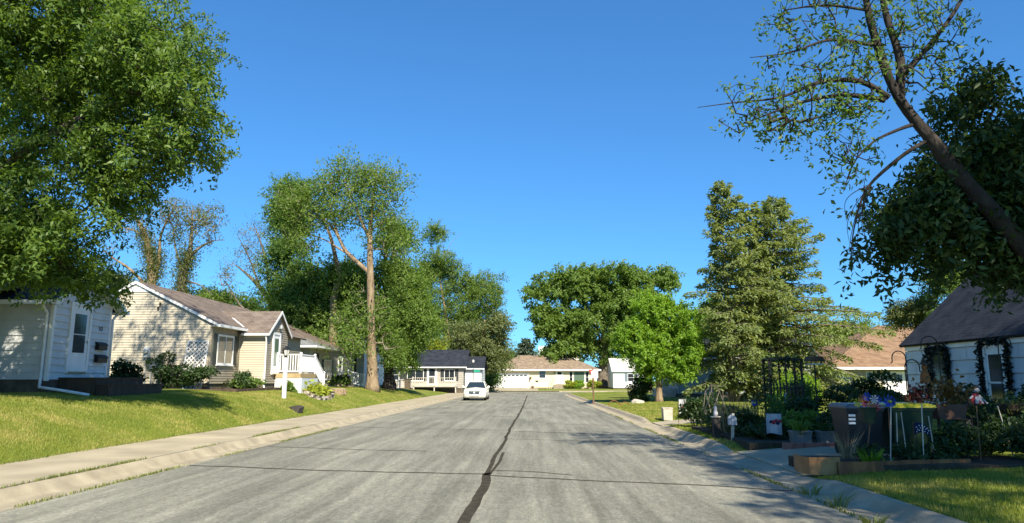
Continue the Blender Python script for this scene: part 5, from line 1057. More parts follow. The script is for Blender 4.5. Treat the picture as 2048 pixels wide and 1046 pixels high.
    for i, (dx, dz, mt_) in enumerate(((-.2, .02, 'lid_yellow'), (-.05, .12, 'petal_blue'), (.06, .08, 'cloth_white'), (-.08, .02, 'cloth_red'), (.1, -.05, 'cloth_red'), (.0, -.02, 'cloth_orange'), (.14, .07, 'petal_blue'), (-.13, .09, 'cloth_orange'))):
        m = MB(); c = np.array([x+dx, y-.06-.02*(i % 3), 1.16+dz])
        for k in range(7): tt = k*.9; m.prism([c, c+[.07*math.cos(tt), -.015, .07*math.sin(tt)], c+[.075*math.cos(tt+.5), -.03, .075*math.sin(tt+.5)]], (0, -.008, 0))
        obj('flower', m, mt_, t)
    pinwheel((6.12, 12.5, 1.2), .12, 'petal_blue', 'bright blue pinwheel beside the mixed flower pot', gR(6.05, 12.45)); pinwheel((5.62, 18.3, 1.0), .085, 'petal_blue', 'blue pinwheel on a pale stick among the dry stems', gR(5.6, 18.3))
    # stakes
    for i, (x, y, dx, h, mt_) in enumerate(((5.9, 12.2, .1, .98, 'weathered_white'), (6.42, 12.15, .06, 1.02, 'weathered_white'), (6.18, 12.5, .05, .86, 'stone_pale'), (6.45, 12.7, -.04, .86, 'stone_pale'), (6.85, 12.55, -.06, .8, 'stone_pale'), (7.5, 12.4, .02, .98, 'post_wood'), (8.6, 13.2, -.22, .95, 'weathered_white'), (9.3, 13.3, -.05, 1.0, 'weathered_white'))):
        stake('garden_stake', ['pale stake right of the flower pot', 'pale stake in front of the yellow-lidded bin', 'short stake at the left edge of the green bin', 'short stake in the middle of the green bin', 'stake at the right edge of the green bin', 'brown stake below the rust-leaved planter', 'slanting stake in front of the garlanded door', 'stake at the right end of the garden'][i], (x, y, .15), (x+dx, y, .15+h), .009, mt_)
    # garden flags
    def flag(x, y, z0, w, h, label, motif):
        q = thing('garden_flag', label, 'flag', gR(x-w/2, y)); obj('stand', MB().tube([(x-w/2-.03, y, .05), (x-w/2-.03, y, z0+h+.03), (x+w/2, y, z0+h+.03)], .008, 6), 'black_metal', q); m = MB(); n = 8; P = []
        for i in range(n+1): u = i/n; P += [(x-w/2+w*u, y+.025*math.sin(u*7), z0+.02*math.sin(u*5)), (x-w/2+w*u, y+.015*math.sin(u*7), z0+h)]
        m.add(P, [(2*i, 2*i+2, 2*i+3, 2*i+1) for i in range(n)]); m.add([(a, b+.006, c) for a, b, c in P], [(2*i, 2*i+1, 2*i+3, 2*i+2) for i in range(n)]); fb_ = obj('cloth', m, 'cloth_white', q)
        for dx, dz, r, mt_ in motif:
            mm = MB(); c = (x+dx, y-.03, z0+dz); mm.lathe([(r, 0), (r*.6, -.008)], c, 7, 'y'); obj('print', mm, mt_, fb_)
    flag(5.42, 16.3, .38, .34, .44, 'white garden flag with dark red flower print before the arbour', ((-.02, .26, .05, 'cloth_red'), (.07, .24, .045, 'cloth_navy'), (.12, .28, .04, 'cloth_red'), (-.08, .27, .035, 'cloth_navy'), (.04, .3, .035, 'cloth_red')))
    flag(5.08, 24.2, .45, .26, .48, 'small white garden flag with flower print beside the stone block', ((-.03, .2, .05, 'cloth_red'), (.05, .28, .04, 'cloth_navy'), (.03, .14, .04, 'petal_blue')))
    bt = thing('flag_bunting', 'navy cloth with white dots hung among the stems before the green bin', 'cloth', gR(6.75, 12.9)); m = MB(); P = [(6.62+.3*u, 12.72+.02*math.sin(u*9), .62+.05*math.sin(u*4)+s*.2*(1-.5*u)) for u in np.linspace(0, 1, 7) for s in (0, 1)]; m.add(P, [(2*i, 2*i+2, 2*i+3, 2*i+1) for i in range(6)]); m.add([(a_, b_+.006, c_) for a_, b_, c_ in P], [(2*i, 2*i+1, 2*i+3, 2*i+2) for i in range(6)]); cl = obj('cloth', m, 'cloth_navy', bt); obj('stick', MB().tube([(6.62, 12.74, .05), (6.62, 12.74, .85)], .008, 6), 'post_wood', bt)
    dm = MB(); [dm.lathe([(.011, 0), (.008, -.004)], (6.65+.045*i+.02*(j % 2), 12.70, .68+.04*j+.03*math.sin(i)), 5, 'y') for i in range(5) for j in range(3)]; obj('dots', dm, 'paint_white', cl)
    # stone block, white post figure, hoops, rock
    tag(obj('stone_block', MB().prism([(4.93, 26.9, .1), (5.25, 26.9, .1), (5.26, 26.9, .52), (4.92, 26.9, .52)], (0, .4, 0)).box(4.9, 5.28, 26.88, 27.32, .522, .56), 'stone_pale'), 'tan stone block standing beside the dark garden shrub', 'block')
    w = thing('bird_post', 'white weathered post with small carved birdhouse by the kerb', 'post', gR(4.75, 17.3)); obj('post', MB().bar((4.75, 17.3, 0), (4.8, 17.3, .78), .055), 'weathered_white', w); obj('birdhouse', MB().prism([(4.69, 17.22, .52), (4.86, 17.22, .52), (4.86, 17.22, .68), (4.775, 17.22, .76), (4.69, 17.22, .68)], (0, .16, 0)), 'cloth_white', w)
    fg = thing('garden_figure', 'small pale garden figure on a dark plinth left of the white post', 'figure', gR(4.62, 18.2)); obj('plinth', MB().box(4.54, 4.70, 18.1, 18.3, .05, .62), 'stone_dark', fg); obj('basin', MB().lathe([(.05, 0), (.13, .03), (.13, .05)], (4.62, 18.2, .622), 10), 'weathered_white', fg); obj('figure', MB().lathe([(.05, 0), (.06, .08), (.035, .15), (.045, .2), (.02, .25)], (4.62, 18.2, .673), 8), 'cloth_white', fg, True)
    for x, r, lab in ((4.35, .34, 'larger wire hoop in the grass by the right kerb'), (4.95, .27, 'smaller wire hoop in the grass by the right kerb')):
        c = (x+.35, 40.6, gz(x+.35, 40.6)-.03); tag(obj('wire_hoop', MB().tube([(c[0]+r*math.cos(t), c[1]+.15*math.cos(t), c[2]+r*math.sin(t)) for t in np.linspace(-.1, math.pi+.1, 15)], .018, 6), 'rust'), lab, 'hoop', 'wire hoops')
    c = np.array(gR(6.6, 44.5)); m = MB().lathe([(.1, -.1), (.42, .0), (.40, .14), (.2, .24), (.02, .27)], c, 9); m.v = [(p[0]+.06*math.sin(p[1]*9), p[1], p[2]+.03*math.sin(p[0]*11)) for p in m.v]; tag(obj('boulder', m, 'stone_pale'), 'pale boulder on the right lawn beside the round dark shrub', 'rock')
    # plantings
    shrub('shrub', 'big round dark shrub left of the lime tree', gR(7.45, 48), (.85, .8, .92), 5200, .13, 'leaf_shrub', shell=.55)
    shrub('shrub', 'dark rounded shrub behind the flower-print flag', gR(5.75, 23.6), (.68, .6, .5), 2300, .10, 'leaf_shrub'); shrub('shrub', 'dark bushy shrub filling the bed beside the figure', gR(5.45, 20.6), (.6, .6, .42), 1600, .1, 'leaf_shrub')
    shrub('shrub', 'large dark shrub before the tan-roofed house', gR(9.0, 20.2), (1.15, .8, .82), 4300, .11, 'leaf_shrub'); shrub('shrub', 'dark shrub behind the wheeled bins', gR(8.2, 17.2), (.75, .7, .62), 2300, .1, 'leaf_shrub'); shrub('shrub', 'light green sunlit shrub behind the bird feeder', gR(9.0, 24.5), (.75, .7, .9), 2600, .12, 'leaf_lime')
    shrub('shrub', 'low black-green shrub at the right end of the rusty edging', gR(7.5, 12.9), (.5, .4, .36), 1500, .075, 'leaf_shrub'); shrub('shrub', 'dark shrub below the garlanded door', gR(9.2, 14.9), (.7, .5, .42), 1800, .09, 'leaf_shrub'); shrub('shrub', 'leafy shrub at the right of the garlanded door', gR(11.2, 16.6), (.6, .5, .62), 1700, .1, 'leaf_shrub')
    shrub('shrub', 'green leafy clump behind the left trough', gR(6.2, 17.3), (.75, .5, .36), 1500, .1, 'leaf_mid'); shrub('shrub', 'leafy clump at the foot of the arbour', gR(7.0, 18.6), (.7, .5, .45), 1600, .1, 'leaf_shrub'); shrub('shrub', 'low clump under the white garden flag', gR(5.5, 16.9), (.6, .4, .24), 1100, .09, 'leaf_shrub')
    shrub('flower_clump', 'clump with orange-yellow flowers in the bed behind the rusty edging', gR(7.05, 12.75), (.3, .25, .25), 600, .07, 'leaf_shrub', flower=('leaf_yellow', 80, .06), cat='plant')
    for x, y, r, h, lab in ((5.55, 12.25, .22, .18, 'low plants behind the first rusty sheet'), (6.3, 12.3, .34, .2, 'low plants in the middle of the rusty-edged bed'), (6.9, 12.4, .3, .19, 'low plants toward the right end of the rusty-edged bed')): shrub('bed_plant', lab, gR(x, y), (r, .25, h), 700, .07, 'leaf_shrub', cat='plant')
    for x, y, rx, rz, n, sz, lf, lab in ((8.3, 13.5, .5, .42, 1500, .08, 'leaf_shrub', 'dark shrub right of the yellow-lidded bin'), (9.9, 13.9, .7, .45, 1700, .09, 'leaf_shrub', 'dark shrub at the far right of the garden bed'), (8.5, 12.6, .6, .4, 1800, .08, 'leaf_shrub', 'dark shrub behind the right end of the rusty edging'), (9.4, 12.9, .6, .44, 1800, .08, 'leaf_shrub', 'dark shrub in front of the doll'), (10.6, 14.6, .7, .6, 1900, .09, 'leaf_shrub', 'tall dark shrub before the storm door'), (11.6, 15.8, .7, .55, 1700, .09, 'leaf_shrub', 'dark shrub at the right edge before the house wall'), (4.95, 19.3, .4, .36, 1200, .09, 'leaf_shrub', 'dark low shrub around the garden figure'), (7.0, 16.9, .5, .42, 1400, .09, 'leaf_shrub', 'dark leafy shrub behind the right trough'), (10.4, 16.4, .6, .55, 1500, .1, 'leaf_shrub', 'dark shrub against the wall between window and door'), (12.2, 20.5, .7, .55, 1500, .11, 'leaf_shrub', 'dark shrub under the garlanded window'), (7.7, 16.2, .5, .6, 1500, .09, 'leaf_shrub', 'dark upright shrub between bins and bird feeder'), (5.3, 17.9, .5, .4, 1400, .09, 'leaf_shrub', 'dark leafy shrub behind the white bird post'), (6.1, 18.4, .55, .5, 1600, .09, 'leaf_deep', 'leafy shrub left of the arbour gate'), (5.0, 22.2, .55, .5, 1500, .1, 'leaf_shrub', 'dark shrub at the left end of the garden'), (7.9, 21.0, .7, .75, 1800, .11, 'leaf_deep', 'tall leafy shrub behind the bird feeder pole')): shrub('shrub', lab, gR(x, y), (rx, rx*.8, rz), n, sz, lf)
    spears('lime_plant', 'bright green feathery plant behind the first rusty sheet', gR(5.52, 12.05), 90, .36, .22, 'leaf_lime', w=.016); spears('iris', 'broad-leaved iris beside the bright green plant', gR(5.75, 11.98), 9, .26, .16, 'leaf_mid', w=.045)
    spears('dry_grass', 'brown dry grass in front of the black bin', gR(5.45, 12.7), 60, .62, .2, 'straw', w=.009)
    spears('tall_grass', 'tall straw-coloured grass in the middle of the garden', gR(5.35, 19.0), 150, 1.15, .8, 'straw', w=.012, lean=.3); spears('tall_grass', 'tall green grass beside the arbour', gR(5.95, 19.2), 170, 1.05, .7, 'leaf_olive', w=.016)
    tw = MB()
    for i in range(14): a_ = i*.9; tw.tube([(5.05+.1*math.cos(a_), 20+.1*math.sin(a_), .1), (5.05+.3*math.cos(a_), 20+.2*math.sin(a_), .8), (5.05+.22*math.cos(a_+.7), 20+.2*math.sin(a_), 1.25), (5.05+.05*math.cos(a_), 20, 1.45)], [.014, .012, .009, .004], 5)
    tag(obj('dry_vine', tw, 'twig_pale'), 'bundle of pale dry vine stems arching in the garden', 'plant')
    # tall planters with seasonal leaves by the house
    p = thing('tall_planter', 'brown planter on legs filled with orange and gold leaves', 'planter', gR(8.05, 14.2)); x, y = 8.05, 14.2; obj('pot', MB().prism([(x-.24, y-.15, .82), (x+.24, y-.15, .82), (x+.3, y-.18, 1.1), (x-.3, y-.18, 1.1)], (0, .34, 0)), 'terracotta', p)
    for sx in (-.2, .2): obj('leg', MB().bar((x+sx, y, .05), (x+sx*.9, y, .82), .04), 'brown_wood', p)
    V, Fq = leaves(np.array([x, y, 1.3])+RNG.normal(size=(420, 3))*[.2, .12, .13], .1, .55, .1, .4); npmesh('foliage', V, Fq, 'leaf_rust', p)
    p = thing('red_bouquet', 'dark red leaf bouquet on a stick left of the orange planter', 'decoration', gR(7.6, 14.3)); obj('stick', MB().tube([(7.6, 14.3, 0), (7.6, 14.3, 1.2)], .012, 6), 'post_wood', p); V, Fq = leaves(np.array([7.6, 14.3, 1.26])+RNG.normal(size=(200, 3))*[.12, .1, .1], .1, .55, .1, .4); npmesh('foliage', V, Fq, 'leaf_red', p)
    p = thing('scarecrow_doll', 'small white and red doll with bonnet hung on a stick by the door', 'decoration', gR(9.0, 14.8)); x, y = 9.0, 14.8; obj('stick', MB().tube([(x, y+.05, 0), (x, y+.05, 1.28)], .012, 6), 'post_wood', p); obj('head', MB().lathe([(.015, -.06), (.05, -.035), (.06, 0), (.05, .035), (.015, .06)], (x, y-.02, 1.36), 10), 'cloth_white', p, True); obj('bonnet', MB().lathe([(.075, -.02), (.07, .04), (.03, .08), (.005, .085)], (x, y+.015, 1.38), 10), 'terracotta', p, True); obj('dress', MB().lathe([(.15, 0), (.1, .1), (.045, .2)], (x-.03, y, 1.09), 9), 'cloth_red', p); obj('apron', MB().prism([(x-.11, y-.125, 1.1), (x+.05, y-.125, 1.1), (x+.02, y-.07, 1.24), (x-.07, y-.07, 1.24)], (0, -.01, 0)), 'cloth_white', p)
    for s in (-1, 1): obj('arm', MB().tube([(x+s*.04, y, 1.26), (x+s*.17, y-.05, 1.14-.05*s)], [.024, .018], 6), 'cloth_white', p)
    p = thing('orange_figure', 'orange cloth figure hanging from the tall shepherd hook', 'decoration', (9.5, 17.55, 1.55)); obj('body', MB().lathe([(.12, -.3), (.1, -.1), (.05, 0), (.07, .08), (.02, .15)], (9.5, 17.55, 1.8), 8), 'cloth_orange', p); obj('hat', MB().lathe([(.14, 0), (.07, .04), (.01, .2)], (9.5, 17.55, 1.93), 8), 'brown_wood', p); obj('string', MB().tube([(9.5, 17.55, 2.1), (9.5, 17.6, 2.28)], .006, 5), 'black_metal', p)
    p = thing('hanging_basket', 'dark hanging basket of trailing plants beside the door', 'planter', (9.55, 14.6, 1.1)); x, y = 9.55, 14.6; obj('basket', MB().lathe([(.08, -.18), (.2, -.08), (.24, .04)], (x, y, 1.05), 12), 'brown_wood', p); V, Fq = leaves(np.array([x, y, 1.12])+RNG.normal(size=(260, 3))*[.16, .14, .1]+[0, 0, -.05], .09, .4, .5, .2); npmesh('foliage', V, Fq, 'leaf_olive', p); obj('stand', MB().tube([(x, y+.1, 0), (x, y+.1, .9)], .015, 6), 'black_metal', p)
    p = thing('barrel_planter', 'dark barrel planter standing below the orange planter', 'planter', gR(8.7, 14.9)); obj('barrel', MB().lathe([(.22, -.05), (.3, .3), (.28, .62)], (8.7, 14.9, gz(8.7, 14.9)), 14), 'bin_black', p, True); V, Fq = leaves(np.array([8.7, 14.9, .95])+RNG.normal(size=(200, 3))*[.18, .16, .1], .11, .4, 0, .5); npmesh('foliage', V, Fq, 'leaf_shrub', p)
garden()

# ================================================================== trees
def near_trees():
    b = (-14.6, 16.0, gz(-14.6, 16.0))
    g0 = [(b, .36), ((-14.5, 16, 2.6), .31), ((-14.4, 16, 4.4), .27), ((-14, 16, 6.5), .2), ((-13.4, 16, 9), .12), ((-13, 16, 11.5), .05)]
    limbs = [[((-14.4, 16, 4.2), .15), ((-12.8, 15.9, 6.2), .1), ((-10.6, 15.9, 7.8), .07), ((-8.6, 15.9, 8.4), .03)], [((-14.3, 16, 4.6), .12), ((-13, 16.4, 5.2), .08), ((-11.8, 16.6, 5.0), .05)], [((-14.2, 16, 6), .13), ((-13.2, 17.4, 8.4), .09), ((-12, 18.8, 10.6), .04)], [((-14.2, 16, 5.4), .1), ((-12.8, 15.6, 7.4), .06)]]
    lb = LB(15.9, [(315, 185, 95, 90), (382, 208, 48, 62), (250, 300, 120, 100), (215, 375, 65, 52), (160, 130, 170, 130), (230, 40, 90, 75), (70, 300, 130, 120), (30, 430, 110, 90), (60, 525, 105, 55, .8), (130, 480, 55, 45), (150, 560, 32, 36, 1.2), (370, 285, 32, 32), (310, 120, 90, 60), (80, 40, 170, 130), (-60, 480, 120, 100)]*2+[(90, -120, 200, 130)], 1.9)
    lb += LB(17.2, [(20, 150, 170, 150), (-60, 380, 150, 120), (120, 40, 150, 110)], 2.0)+[(-9.8, 9.6, 11.4, 2.3, 2.2, 1.4), (-12.6, 10.6, 11.2, 2.6, 2.4, 1.6), (-12.3, 20.8, 12.2, 2.2, 2.2, 1.9), (-13, 15.5, 10.8, 3.0, 3.2, 2.0), (-12.3, 17.6, 9.6, 2.2, 2.2, 2.0)]
    tree('ash_tree', 'big leafy ash overhanging the nearest white house at top left', [g0]+limbs, lb, 2300, 46, .2, .17, 'bark_grey', 'leaf_ash', -.6, 'street trees', .38, r0=.008, rmax=.07, nscale=.8, droop=.5, sub=15)
    # leaning half-bare tree on the right
    Y = 12.0; bb = (11.2, 12.2, gz(11.2, 12.2))
    g0 = [(bb, .25), ((10.2, 12.1, 1.9), .22)]+G(Y, [(2120, 570, .18), (2010, 450, .15), (1935, 368, .13), (1870, 288, .11), (1800, 200, .085), (1765, 120, .068), (1740, 40, .065), (1722, -60, .045), (1700, -160, .02)])
    lm = [G(Y, [(1800, 200, .09), (1800, 120, .075), (1775, 40, .06), (1750, -80, .03)]), G(Y, [(1805, 150, .06), (1850, 100, .045), (1905, 30, .035), (1950, -50, .02)]), G(Y, [(1778, 195, .055), (1720, 163, .045), (1640, 165, .035), (1560, 195, .024), (1470, 205, .012), (1395, 215, .005)]), G(Y, [(1770, 200, .05), (1690, 190, .038), (1600, 205, .026), (1520, 235, .014), (1475, 250, .006)]), G(Y, [(1745, 90, .035), (1660, 80, .026), (1580, 105, .016), (1500, 115, .006)]), G(Y, [(1735, 20, .03), (1650, 10, .022), (1570, 20, .01)]), G(Y, [(1862, 278, .05), (1842, 288, .04), (1800, 315, .032), (1735, 375, .022), (1712, 440, .013), (1703, 500, .008), (1708, 540, .004)]), G(Y, [(1745, 375, .014), (1725, 420, .009), (1730, 480, .004)]), G(Y, [(1838, 246, .04), (1800, 258, .028), (1745, 285, .02), (1705, 330, .01), (1690, 380, .005)])]
    for a_, b_, c_ in ((1735, 1695, 470), (1728, 1700, 510), (1722, 1715, 525), (1740, 1722, 455), (1732, 1690, 430), (1720, 1738, 490)): lm.append(G(Y, [(a_+8, 372, .009), ((a_+b_)/2, (372+c_)/2-18, .007), (b_, c_-25, .005), (b_+3, c_+12, .003)]))
    lb = LB(Y, [(1600, 215, 130, 50), (1560, 235, 90, 50), (1480, 205, 60, 30), (1680, 250, 60, 60), (1640, 120, 110, 60), (1600, 20, 80, 50), (1760, 40, 110, 70), (1860, 60, 80, 70), (1720, 180, 80, 60), (1700, -60, 160, 60), (1700, 330, 30, 40), (1860, 140, 60, 50)], .9)
    tree('leaning_tree', 'half-bare leaning tree with long thin branches at top right', [g0]+lm, lb, 760, 5, .09, .135, 'bark_dark', 'leaf_deep', -1.5, 'street trees', .4, r0=.0062, rmax=.03, droop=.3, shell=.1, step=.35, sag=.05, sub=0)
    # dense dark tree over the right house; most of its crown is above and behind the frame
    b = (13.2, 10.2, gz(13.2, 10.2)); g0 = [(b, .34), ((13, 10.2, 3), .29), ((12.4, 10, 6), .22), ((11.6, 9.4, 9), .13), ((11, 8.6, 11.5), .05)]
    lm = [[((12.8, 10.2, 4), .15), ((11.4, 11.5, 5), .1), ((9.8, 12.4, 5.4), .06), ((8.0, 12.5, 4.6), .02)], [((12.2, 9.9, 6.6), .14), ((10, 7.2, 8.6), .09), ((7.6, 4.4, 9.8), .05)], [((12.6, 10, 5), .12), ((12.2, 12.8, 6.4), .08), ((11.2, 13.4, 7), .03)]]
    lb = LB(12.8, [(1985, 330, 75, 95), (2045, 270, 55, 70), (1930, 430, 95, 75), (1830, 440, 70, 58), (2050, 450, 120, 100), (1935, 215, 26, 58), (1865, 360, 40, 42), (2040, 520, 70, 26), (1795, 475, 36, 28), (1975, 480, 60, 36)]*2, 1.0)
    lb += [(13, 6.5, 10.3, 3.4, 3.6, 2.0), (9.8, 3.4, 10.4, 2.6, 3.4, 1.6), (12.4, 11, 10.4, 2.6, 2.4, 1.5), (10.6, 7.8, 10.6, 2.4, 2.8, 1.4), (15.8, 10, 9.4, 2.6, 3.4, 2.2), (9.2, -.6, 10.2, 2.0, 2.4, 1.5), (16.5, 5, 10, 2.6, 3, 2), (12.5, 0, 10.2, 2.4, 2.4, 1.6)]
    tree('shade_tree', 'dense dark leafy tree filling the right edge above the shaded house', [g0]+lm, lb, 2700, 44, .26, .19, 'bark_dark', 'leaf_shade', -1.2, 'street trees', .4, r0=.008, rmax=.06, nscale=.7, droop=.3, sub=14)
near_trees()
def ivy(path, r, n): 
    P = []
    for (a, b) in zip(path[:-1], path[1:]): t = RNG.uniform(0, 1, (n, 1)); P.append(np.array(a)+(np.array(b)-np.array(a))*t+RNG.normal(size=(n, 3))*r)
    return np.concatenate(P)
def left_trees():
    Y = 60.0
    g0 = grounded(Y, [(305, 700, .42), (303, 590, .38), (302, 530, .32), (290, 470, .22), (268, 430, .12), (250, 405, .05)]); lm = [G(Y, [(305, 575, .22), (318, 520, .17), (322, 470, .1), (345, 420, .05), (355, 398, .02)]), G(Y, [(300, 580, .16), (262, 540, .11), (225, 515, .05), (205, 500, .02)]), G(Y, [(290, 475, .1), (262, 458, .06), (215, 455, .02)])]
    tree('ivy_tree', 'nearly bare tree with ivied trunk behind the tan roof, left one', [g0]+lm, LB(Y, [(270, 440, 60, 40), (330, 420, 45, 32), (230, 500, 35, 40), (310, 460, 50, 35)], 2.2), 300, 5, .25, .22, 'bark_tan', 'leaf_olive', -.5, 'ivied bare trees', twig='twig_pale', r0=.017, rmax=.12, sub=0, extra=np.concatenate([ivy([at(300, 590, Y), at(300, 510, Y), at(285, 460, Y)], .42, 2200), ivy([at(312, 560, Y), at(318, 500, Y)], .42, 1800)]), shell=.05)
    g0 = grounded(Y, [(362, 700, .42), (362, 590, .38), (368, 545, .3), (380, 500, .2), (384, 450, .1), (386, 410, .03)]); lm = [G(Y, [(376, 515, .18), (400, 495, .12), (425, 482, .05), (450, 480, .02)]), G(Y, [(366, 545, .12), (352, 500, .08), (345, 450, .03)]), G(Y, [(364, 560, .1), (400, 570, .06), (425, 590, .02)])]
    tree('ivy_tree', 'nearly bare tree with ivied trunk and yellow leaves behind the tan roof, right one', [g0]+lm, LB(Y, [(380, 430, 50, 32), (350, 440, 30, 40), (410, 460, 35, 35), (420, 430, 25, 30)], 2.2), 300, 9, .26, .24, 'bark_grey', 'leaf_olive', -.4, 'ivied bare trees', twig='twig_pale', r0=.017, rmax=.12, sub=0, extra=np.concatenate([ivy([at(362, 600, Y), at(366, 540, Y), at(380, 500, Y)], .45, 2200), ivy([at(350, 480, Y), at(352, 465, Y)], .5, 500)]), shell=.05)
    for px, py, rw, rh, Yd, lf, lab, n in ((222, 560, 34, 24, 66, 'leaf_olive', 'small olive tree peeping over the tan house gable', 170), (400, 596, 62, 24, 64, 'leaf_mid', 'green understorey tree behind the tan roof ridge', 220), (475, 612, 60, 26, 70, 'leaf_mid', 'leafy tree behind the far end of the tan roof', 220), (620, 640, 70, 50, 68, 'leaf_deep', 'dense green tree behind the grey house roof', 320)):
        g0 = grounded(Yd, [(px, 740, .2), (px, py+rh, .14), (px, py, .06)]); tree('background_tree', lab, [g0], LB(Yd, [(px, py, rw, rh), (px-rw*.5, py+rh*.4, rw*.6, rh*.7), (px+rw*.5, py+rh*.3, rw*.6, rh*.7)], 2.4), n, 26, .45, .34, 'bark_dark', lf, -.6, 'trees behind the left houses', shell=.2)
    Y = 63.0
    g0 = grounded(Y, [(552, 740, .4), (545, 620, .3), (520, 575, .2), (490, 545, .1), (470, 530, .04)]); lm = [G(Y, [(538, 605, .18), (535, 540, .12), (520, 480, .07), (505, 445, .02)]), G(Y, [(520, 575, .12), (500, 520, .07), (475, 470, .02)]), G(Y, [(545, 640, .14), (490, 620, .09), (455, 570, .04), (435, 545, .015)])]
    tree('thin_tree', 'thin-leaved tree with bare grey branches left of the tall trees', [g0]+lm, LB(Y, [(510, 480, 40, 45), (480, 530, 35, 40), (530, 530, 35, 60), (460, 560, 30, 30), (495, 590, 50, 25)], 2.5), 320, 8, .3, .2, 'bark_grey', 'leaf_olive', -.5, 'trees behind the left houses', twig='twig_pale', r0=.014, rmax=.1, shell=.05, sub=0)
    Y = 58.0
    g0 = grounded(Y, [(590, 740, .38), (588, 640, .32), (580, 540, .22), (575, 450, .12), (580, 380, .04)]); tree('tall_green_tree', 'tall dense green tree at the left of the high crowns', [g0], LB(Y, [(585, 385, 34, 34), (568, 425, 32, 45), (572, 490, 36, 50), (585, 560, 48, 50), (570, 620, 45, 40), (610, 590, 40, 50)], 1.9), 800, 40, .4, .3, 'bark_grey', 'leaf_deep', -.4, 'tall trees on the left', r0=.014, rmax=.14)
    g0 = grounded(55.0, [(668, 740, .34), (668, 600, .27), (682, 560, .24), (674, 530, .2), (660, 470, .12), (640, 430, .05)]); tree('green_tree', 'bright green full tree behind the leaning pale limb', [g0], LB(57, [(630, 590, 60, 60), (690, 575, 55, 55), (650, 650, 70, 42), (600, 640, 45, 40), (720, 620, 45, 55)], 2.2), 1200, 42, .45, .32, 'bark_tan', 'leaf_mid', -1.2, 'tall trees on the left', r0=.014, rmax=.14)
    # the tall tree with the thick tan trunk
    p = onground(745, 781); Y = float(p[1]); g0 = [(p, .36)]+G(Y, [(744, 730, .32), (742, 640, .27), (741, 560, .24), (740, 500, .2), (741, 450, .15), (746, 400, .12), (752, 350, .06), (756, 325, .02)])
    lm = [G(Y, [(738, 545, .17), (712, 522, .15), (690, 500, .13), (672, 465, .1), (650, 440, .06), (630, 425, .02)]), G(Y, [(740, 478, .14), (722, 440, .11), (708, 405, .08), (692, 372, .04), (685, 345, .015)]), G(Y, [(680, 480, .08), (664, 430, .06), (662, 395, .03), (668, 360, .01)]), G(Y, [(690, 505, .07), (650, 480, .05), (610, 465, .02)]), G(Y, [(742, 460, .06), (775, 440, .04), (800, 430, .015)])]
    tree('tall_tree', 'tall open-crowned tree with thick tan trunk on the left lawn', [g0]+lm, LB(Y, [(690, 350, 50, 38), (655, 380, 55, 45), (610, 395, 50, 48), (582, 420, 34, 55), (762, 350, 42, 34), (775, 390, 32, 36), (725, 372, 42, 40), (640, 430, 55, 36), (690, 420, 40, 30), (745, 410, 40, 46), (600, 470, 34, 40), (775, 450, 32, 32), (790, 500, 34, 34), (700, 688, 32, 36, -1), (690, 650, 34, 34, -1), (725, 600, 26, 36, 1), (765, 625, 26, 44, 1), (785, 685, 26, 30, 1)], 2.2), 1350, 16, .42, .26, 'bark_tan', 'leaf_mid', -1.2, 'tall trees on the left', r0=.011, rmax=.1, twig='twig_pale', nscale=.9, sub=20)
    p = onground(779, 779); Y = float(p[1]); g0 = [(p, .40)]+G(Y, [(777, 730, .34), (774, 640, .26), (770, 560, .2), (772, 500, .14), (778, 465, .08), (790, 445, .03)]); lm = [G(Y, [(771, 520, .08), (758, 490, .06), (750, 465, .02)]), G(Y, [(776, 470, .06), (800, 455, .04), (822, 450, .015)]), G(Y, [(772, 540, .07), (790, 500, .05), (805, 480, .02)])]
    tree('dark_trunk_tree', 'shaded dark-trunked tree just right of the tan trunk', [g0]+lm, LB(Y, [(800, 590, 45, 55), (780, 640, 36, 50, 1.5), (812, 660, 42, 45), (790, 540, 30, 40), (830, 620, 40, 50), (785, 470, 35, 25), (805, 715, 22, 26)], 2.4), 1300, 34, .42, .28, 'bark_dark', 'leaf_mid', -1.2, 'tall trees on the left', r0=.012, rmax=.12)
    p = onground(797, 776); Y = float(p[1]); tree('sapling', 'slender pale-trunked young tree in front of the dark-roofed house', [[(p, .14)]+G(Y, [(796, 740, .12), (798, 700, .09), (803, 670, .04)])], LB(Y, [(808, 705, 26, 24), (795, 670, 30, 25), (815, 735, 16, 14)], 1.3), 130, 30, .3, .22, 'bark_tan', 'leaf_lime', -.2, 'trees along the pavement')
    p = onground(904, 771); Y = float(p[1]); g0 = [(p, .34)]+G(Y, [(903, 735, .3), (898, 680, .26), (890, 620, .2), (880, 560, .12), (872, 500, .04)]); lm = [G(Y, [(898, 690, .15), (860, 600, .1), (835, 540, .05)]), G(Y, [(900, 680, .15), (935, 610, .1), (960, 570, .05)]), G(Y, [(872, 520, .05), (862, 480, .03), (868, 448, .01)]), G(Y, [(885, 540, .05), (900, 490, .03), (925, 465, .01)]), G(Y, [(890, 520, .04), (885, 480, .02), (890, 460, .01)])]
    tree('pavement_tree', 'broad light green tree with pale trunk near the parked car', [g0]+lm, LB(Y, [(870, 525, 52, 44), (840, 560, 42, 54), (900, 570, 64, 54), (950, 580, 54, 44), (985, 590, 30, 34), (960, 630, 45, 45), (830, 620, 40, 60), (880, 630, 60, 50), (930, 650, 60, 55), (905, 700, 55, 32), (850, 640, 40, 45), (870, 470, 30, 18), (885, 735, 35, 14), (920, 735, 30, 14)], 3.2), 2300, 34, .5, .38, 'bark_tan', 'leaf_mid', -1.2, 'trees along the pavement', r0=.016, rmax=.16, twig='twig_pale')
